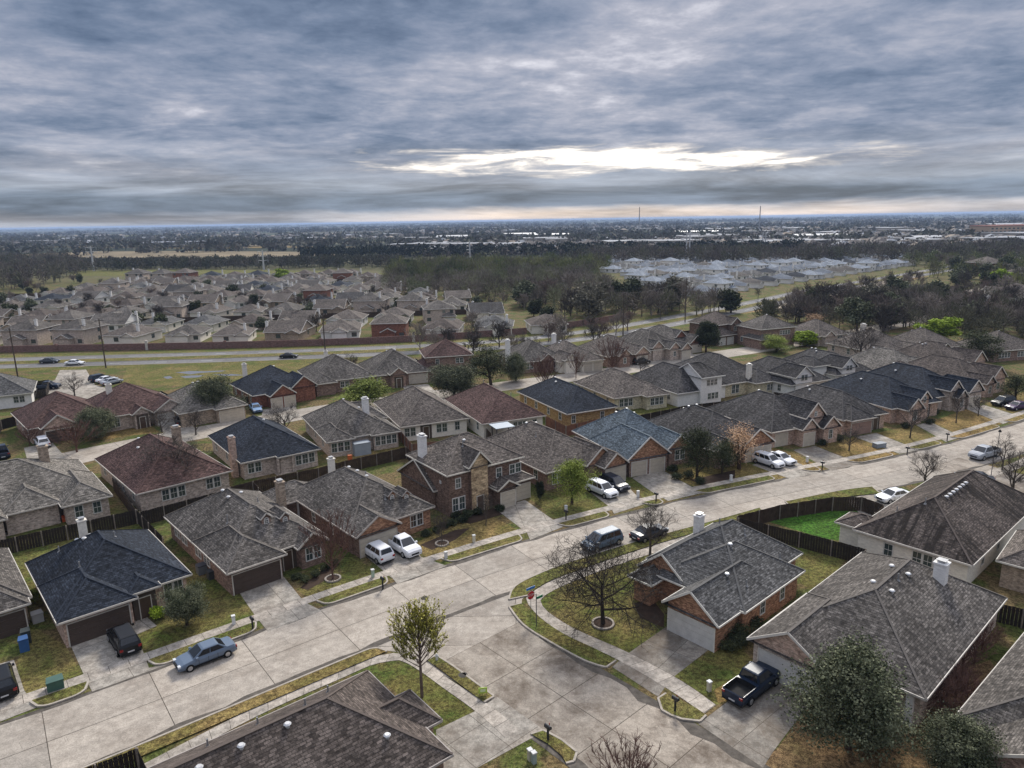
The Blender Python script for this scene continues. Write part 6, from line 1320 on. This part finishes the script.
# pale roofs right of the wood
NW = 0
def proj(x, y, z=0):
    v = cam.matrix_world.inverted() @ Vector((x, y, z)); return 512+F*v.x/-v.z, 384-F*v.y/-v.z
for ri in range(11):
    e_ = offset(AV, -(36+ri*24+(ri % 2)*4)); T = cum(e_)[-1]; s_ = 200
    while s_ < T-20:
        p = at_s(e_, s_); q = at_s(e_, s_+2); s_ += 16.5+FR_.uniform(-.6, .6); X, Y = proj(p.x, p.y)
        if not (608 < X < 905 and 258 < Y < 305 and Y < 268+(X-600)*.36): continue
        pr = PW[FR_.choice([0, 1, 2, 3, 4, 6, 0, 5, 7, 1])]
        put_far(pr, p.x, p.y, math.degrees(math.atan2(q.y-p.y, q.x-p.x))+(180 if ri % 2 else 0)+FR_.uniform(-4, 4), 'pale-roofed new house in the bright estate beyond the bend of the avenue', 'pale-roofed houses of the bright estate', .9); NW += 1
print('far houses', CNT, 'white', NW)
# roofs among the trees on the right
for i, (px, py, pr, lb) in enumerate(((903, 300, 8, 'blue-grey roofed house alone among trees below the pale estate'), (1014, 300, 1, 'brick house at the frame edge below the large beige building'), (1008, 318, 8, 'low grey house at the frame edge among trees'), (985, 262+12, 10, 'red-roofed house beyond the distant parking lot'), (1012, 283, 5, 'brown-roofed house at the frame edge near the red roof'))):
    b = P(px, py); put_far(PB[pr], b.x, b.y, FR_.uniform(0, 40), lb, None, 1.3)
for pr in PB+PW:
    if pr[0].name not in USED:
        for k in pr[1]:
            for g in KIDS.get(k.name, ()): bpy.data.objects.remove(g)
            bpy.data.objects.remove(k)
        bpy.data.objects.remove(pr[0])
# mid-distance trees one can tell apart
def scatter(poly, n, kinds, hr, label, group, avoid=5.0, seed=1):
    r = random.Random(seed); out = []; xs = [p[0] for p in poly]; ys = [p[1] for p in poly]; t = 0
    def inside(x, y):
        c = False
        for i in range(len(poly)):
            (x0, y0), (x1, y1) = poly[i], poly[i-1]
            if (y0 > y) != (y1 > y) and x < (x1-x0)*(y-y0)/(y1-y0)+x0: c = not c
        return c
    while len(out) < n and t < n*60:
        t += 1; px, py = r.uniform(min(xs), max(xs)), r.uniform(min(ys), max(ys))
        if not inside(px, py): continue
        b = P(px, py)
        if any((b-q).length < avoid for q in out): continue
        out.append(b); h = r.uniform(*hr); tree(r.choice(kinds), b, h, h*r.uniform(.75, 1.1), label=label, group=group)
    return len(out)
MBR = ['midbare', 'midbare-1', 'midbare-2', 'midbare-3', 'midbare-4']
MOL = ['midolive', 'midolive-1', 'middark']
nt = scatter([(500, 303), (560, 296), (640, 300), (740, 312), (700, 318), (640, 318), (580, 325), (545, 322)], 32, MBR*2+MOL, (9, 14), 'leafless brown tree at the near edge of the wood beyond the avenue', 'trees at the near edge of the wood', 6, 1)
nt += scatter([(760, 318), (860, 300), (960, 300), (1024, 312), (1024, 345), (960, 330), (880, 336), (800, 325)], 62, MBR*2+['midolive', 'midolive-1', 'midolive-2', 'middark'], (7, 12), 'tree in the loose dark belt above the grey roofs', 'trees in the loose belt above the roofs', 7, 2)
nt += scatter([(790, 300), (860, 290), (930, 280), (925, 288), (860, 300), (800, 312)], 26, MBR, (6, 9), 'leafless tree lining the avenue below the pale estate', 'trees lining the avenue', 8, 3)
nt += scatter([(930, 262), (1024, 258), (1024, 300), (960, 292)], 24, MBR+MOL*2, (8, 12), 'tree in the park-like area right of the pale estate', 'trees right of the pale estate', 10, 4)
nt += scatter([(0, 330), (0, 282), (330, 282), (520, 305), (560, 325), (500, 335)], 100, ['midbare', 'midbare-1', 'midbare-3', 'middark', 'midolive', 'midbare-2'], (4.5, 7.5), 'garden tree among the brown roofs beyond the avenue', 'garden trees among the brown roofs', 9, 5)
nt += scatter([(400, 350), (500, 345), (560, 335), (640, 330), (600, 345), (480, 362)], 14, MBR, (6, 9), 'leafless tree between the avenue and the back street houses', 'trees beside the avenue', 8, 6)
print('mid trees', nt)
# garden trees between near houses, hidden gaps
for i, (px, py, tp, w, k, lb) in enumerate(((352, 376, 350, 22, 'bare-3', 'leafless tree behind the grey hipped roof'), (640, 376, 352, 20, 'bare-6', 'leafless tree on the verge of the back street by the black car'), (478, 398, 384, 12, 'bare-7', 'small leafless street tree on the back street'), (758, 300, 286, 10, 'bare-1', 'small leafless tree at the start of the pale estate'), (664, 396, 380, 12, 'dark', 'small dark evergreen beside the white two-storey house'))): tree_px(k, px, py, tp, w, lb)

def blobs(name, label_kind, pts, mat, tri, seed, thin=0):
    """one mesh of ragged tree crowns for woods nobody could count; pts: (x, y, height, width)"""
    r = random.Random(seed); mb = MB()
    for x, y, h, w in pts:
        for _ in range(tri):
            d = Vector((r.gauss(0, 1), r.gauss(0, 1), r.gauss(0, 1))).normalized()*r.random()**.35
            c = Vector((x+d.x*w/2, y+d.y*w/2, h*.58+d.z*h*.42)); s = w*.17*r.uniform(.6, 1.4)
            if thin:
                a = (d+Vector((r.gauss(0, .4), r.gauss(0, .4), r.uniform(.1, .9)))).normalized()*w*.13*r.uniform(.6, 1.4); b = a.orthogonal().normalized()*thin*r.uniform(.6, 1.5)
            else:
                a = Vector((r.gauss(0, 1), r.gauss(0, 1), r.gauss(0, 1))).normalized()*s; b = a.orthogonal().normalized()*s
            b.rotate(Matrix.Rotation(r.uniform(0, 6.28), 3, a.normalized())); i = len(mb.v)
            mb.v += [tuple(c-a), tuple(c+b), tuple(c+a*.9-b*.3)]; mb.f.append((i, i+1, i+2)); mb.m.append(0); mb.sm.append(False); mb.uv += [(0, 0)]*3
        mb.tube((x, y, 0), (x, y, h*.6), w*.03, w*.015, 3)
    return tag(mb.build(name, mat), kind='stuff')
def wood_pts(poly, n, hr, seed, gap=0.0):
    r = random.Random(seed); out = []; xs = [p[0] for p in poly]; ys = [p[1] for p in poly]; t = 0; W = [P(*p) for p in poly]
    X = [p.x for p in W]; Y = [p.y for p in W]
    while len(out) < n and t < n*80:
        t += 1; x, y = r.uniform(min(X), max(X)), r.uniform(min(Y), max(Y)); c = False
        for i in range(len(W)):
            a, b = W[i], W[i-1]
            if (a.y > y) != (b.y > y) and x < (b.x-a.x)*(y-a.y)/(b.y-a.y)+a.x: c = not c
        if c: h = r.uniform(*hr); out.append((x, y, h, h*r.uniform(.7, 1.0)))
    return out
def woodmat(n, cols):
    m, nt, b = newmat('wood_'+n); gp = N(nt, 'ShaderNodeNewGeometry').outputs['Position']
    v = N(nt, 'ShaderNodeTexVoronoi'); L(nt, scaled(nt, gp, (.1, .1, .02)), v.inputs['Vector']); v.inputs['Scale'].default_value = 1; s = N(nt, 'ShaderNodeSeparateColor'); L(nt, v.outputs['Color'], s.inputs[0])
    c = ramp(nt, s.outputs[0], [(i/(len(cols)-1), q) for i, q in enumerate(cols)]); c = mix(nt, 1.0, c, ramp(nt, noise(nt, gp, .5, 4, .8), [(.3, .55), (.7, 1.5)]), 'MULTIPLY')
    L(nt, c, b.inputs['Base Color']); b.inputs['Roughness'].default_value = 1; return m
def k2(l, k): return [tuple(c*k for c in q) for q in l]
WB1 = woodmat('bare', k2([(.045, .036, .03), (.085, .07, .06), (.13, .11, .095), (.07, .072, .04), (.11, .105, .07), (.08, .066, .056)], 1.2)); WB2 = woodmat('brown', k2([(.06, .05, .04), (.10, .085, .07), (.15, .13, .11), (.09, .10, .05), (.12, .12, .07), (.07, .055, .045)], 1.5)); WD = woodmat('dark', k2([(.03, .032, .022), (.055, .048, .038), (.04, .045, .026), (.075, .066, .055)], 1.7)); WE = woodmat('evergreen', [(.012, .018, .012), (.02, .027, .015)])
WO = woodmat('olive', k2([(.05, .06, .02), (.09, .1, .035), (.06, .052, .04), (.13, .13, .05), (.03, .04, .02)], 1.7))
blobs('woodland', 'wood', wood_pts([(385, 296), (390, 278), (520, 270), (590, 272), (612, 298), (690, 309), (750, 312), (700, 316), (640, 322), (560, 314), (500, 302)], 480, (7, 11), 11), WB2, 230, 1, .16)
blobs('woodland', 'wood', wood_pts([(380, 284), (390, 272), (560, 268), (610, 268), (600, 276), (520, 280), (430, 288)], 260, (9, 13), 12), WO, 200, 2, .22)
blobs('woodland', 'wood', wood_pts([(-60, 300), (-40, 262), (70, 262), (92, 274), (60, 283), (20, 292)], 340, (9, 13), 13), WB1, 130, 3, .3)
blobs('woodland', 'wood', wood_pts([(70, 272), (60, 266), (400, 262.5), (400, 268), (250, 269)], 480, (7, 10), 14), WD, 80, 4, .6)
blobs('woodland', 'wood', wood_pts([(560, 266), (600, 256), (760, 256), (940, 254), (1060, 250), (1060, 262), (940, 262), (760, 266), (640, 266)], 650, (9, 14), 15), WB1, 90, 5, .45)
blobs('woodland', 'wood', wood_pts([(900, 264), (1060, 260), (1060, 300), (980, 290), (930, 280)], 120, (7, 11), 25), WO, 170, 15, .2)
blobs('woodland', 'wood', wood_pts([(760, 326), (860, 306), (1060, 310), (1060, 352), (960, 335), (880, 330)], 170, (6, 10), 26), WB1, 330, 16, .13)
blobs('evergreen_belt', 'wood', wood_pts([(300, 256), (520, 252), (800, 249), (800, 253), (520, 257), (300, 260)], 700, (9, 12), 16), WE, 26, 6)
blobs('woodland', 'wood', wood_pts([(-60, 248), (-60, 240), (300, 240), (430, 243), (430, 248), (200, 248)], 900, (9, 14), 17), WD, 16, 7)
# far country: tree lines, towns
r = random.Random(9); pts = []
for k in range(150):
    d = 900*math.exp(r.random()*2.9); x0 = r.uniform(-.9, .9)*d; ln = r.uniform(150, 900)*d/2500; n = int(ln/12)+6
    for j in range(min(n, 46)):
        pts.append((x0+r.uniform(-ln/2, ln/2), d+r.gauss(0, 12+d*.008), r.uniform(8, 15), r.uniform(14, 26)*(1+d/6000)))
blobs('far_woods', 'wood', pts, WD, 9, 8)
def town(n, seed, region, name, cols):
    r = random.Random(seed); mr, mw = MB(), MB(); k = 0
    while k < n:
        d = region[0]*math.exp(r.random()**1.15*math.log(region[1]/region[0])); x = r.uniform(region[2], region[3])*d
        if math.sin(x/260.0+1.3)*math.sin(d/330.0+x/900) < -.35: continue
        k += 1; w, l, h = r.uniform(9, 15), r.uniform(11, 18), r.choice([2.8, 2.8, 3.2, 5.5]); big = r.random() < .02
        if big: w, l, h = r.uniform(40, 120), r.uniform(30, 70), r.uniform(6, 10)
        M = Matrix.Translation((x, d, 0)) @ Matrix.Rotation(r.choice([0, 1.57])+R(8)*math.floor(x/500), 4, 'Z'); mi = r.choice([0, 0, 0, 1, 1, 2, 3]) if not big else 2
        q = [M @ Vector(p) for p in ((-w/2, -l/2, h), (w/2, -l/2, h), (w/2, l/2, h), (-w/2, l/2, h))]
        g = [M @ Vector(p) for p in ((-w/2, -l/2, 0), (w/2, -l/2, 0), (w/2, l/2, 0), (-w/2, l/2, 0))]
        rz = h+(.5 if big else w*.27); a, b = M @ Vector((0, -l/2+w*.4, rz)), M @ Vector((0, l/2-w*.4, rz))
        for f in ((q[0], q[1], a), (q[1], q[2], b, a), (q[2], q[3], b), (q[3], q[0], a, b)): mr.face(f, mi)
        for i in range(4): mr.face([g[i], g[(i+1) % 4], q[(i+1) % 4], q[i]], 4)
    tag(mr.build(name, [plain('town_'+c, v, .8) for c, v in cols]+[plain('town_wall', (.3, .27, .23), .8)]), kind='stuff')
TC = [('brown', (.14, .12, .105)), ('grey', (.1, .1, .1)), ('white', (.3, .31, .33)), ('tan', (.3, .24, .18))]
town(3000, 21, (760, 3600, -.12, .85), 'distant_town', TC)
town(700, 22, (1500, 6000, -.8, .0), 'distant_town', TC)
pts = []
r = random.Random(31)
for k in range(3400):
    d = 700*math.exp(r.random()*1.8); x = r.uniform(-.15, .85)*d; pts.append((x, d, r.uniform(6, 11), r.uniform(8, 13)))
blobs('town_trees', 'wood', pts, WB1, 14, 18)
# large pale sheds and the beige building
def shed(px, py, w, d, h, c, label, ang=0, floors=0):
    b = P(px, py); e = empty('large_building' if floors else 'warehouse', b, R(ang), label, 'building'); m = MB(); m.box(-w/2, w/2, 0, d, 0, h); m.build('wall', plain('shed_%d' % int(c[0]*99), c, .8), e)
    rf = MB()
    if floors: rf.box(-w/2-.4, w/2+.4, -.4, d+.4, h+.01, h+1.4)
    else:
        for sg in (-1, 1): rf.face([(-w/2-.3, d/2+sg*(d/2+.4), h+.02), (w/2+.3, d/2+sg*(d/2+.4), h+.02), (w/2+.3, d/2, h+2), (-w/2-.3, d/2, h+2)])
    rf.build('roof', plain('shed_roof_red', (.3, .13, .09), .7) if floors else plain('shed_roof', (.32, .33, .35), .5), e)
    for f in range(floors):
        for k in range(int(w/6)): m = MB(); x = -w/2+3+k*6; m.box(x-1.5, x+1.5, -.05, -.004, f*4+1.2, f*4+3); m.build('window', glass(), e)
shed(1016, 239, 76, 40, 17, (.42, .3, .2), 'large beige building with red roof edge at the right frame edge', 4, 4)
for px, py, w, d, h, lb in ((930, 243, 60, 40, 7, 'long grey-roofed warehouse left of the beige building'), (910, 246, 30, 24, 6, 'small pale warehouse next to the long one'), (822, 241, 120, 50, 8, 'wide pale warehouse among dark trees right of centre'), (700, 236, 150, 60, 8, 'wide white flat building behind the pair of steel poles'),
                              (520, 238, 110, 60, 8, 'white warehouse in the distant town near the centre'), (548, 239, 130, 60, 8, 'longer white warehouse beside the centre one'), (452, 240, 100, 60, 7, 'pale long shed at the left of the distant town'), (70, 241, 40, 30, 7, 'bright white shed in the far fields'), (84, 246, 60, 30, 6, 'low pale shed in the far fields'),
                              (1014, 229, 160, 80, 10, 'pale roofed hall just above the beige building'), (175, 245, 220, 20, 5, 'long low pale greenhouse strip in the far fields')): shed(px, py, w*.6, d*.55, h, (.34, .32, .29), lb)
FIELD = plain('dry_field', (.2, .16, .1), 1.0, var=.35, scale=.02)
# open fields seen between the far woods
for px, c in (([(80, 276), (60, 271), (200, 269.5), (330, 271), (330, 276)], G_green), ([(335, 279), (340, 273), (385, 273), (386, 280)], G_green), ([(-20, 256), (90, 251.5), (190, 251), (330, 252), (340, 255.5), (250, 257), (100, 258)], FIELD), ([(60, 246.5), (240, 244.5), (300, 246), (160, 248)], FIELD), ([(640, 268), (640, 261), (665, 261), (668, 268)], G_tan), ([(-20, 236.5), (160, 235), (240, 236), (60, 238)], G_green), ([(40, 247), (180, 245.5), (380, 247), (200, 248.5)], G_rust)):
    poly_px('field', px, .05, c)
poly_px('dirt_track', [(772, 306), (850, 289), (918, 273), (921, 275), (855, 292), (778, 309)], .03, plain('dirt', (.4, .34, .26), .95)); poly_px('bare_soil', [(740, 314), (800, 301), (900, 279), (930, 276), (870, 290), (800, 306)], .024, plain('dry_soil', (.26, .17, .08), .95, var=.3))
poly_px('parking_lot', [(935, 292), (1024, 285), (1024, 306), (960, 306)], .02, C_road)
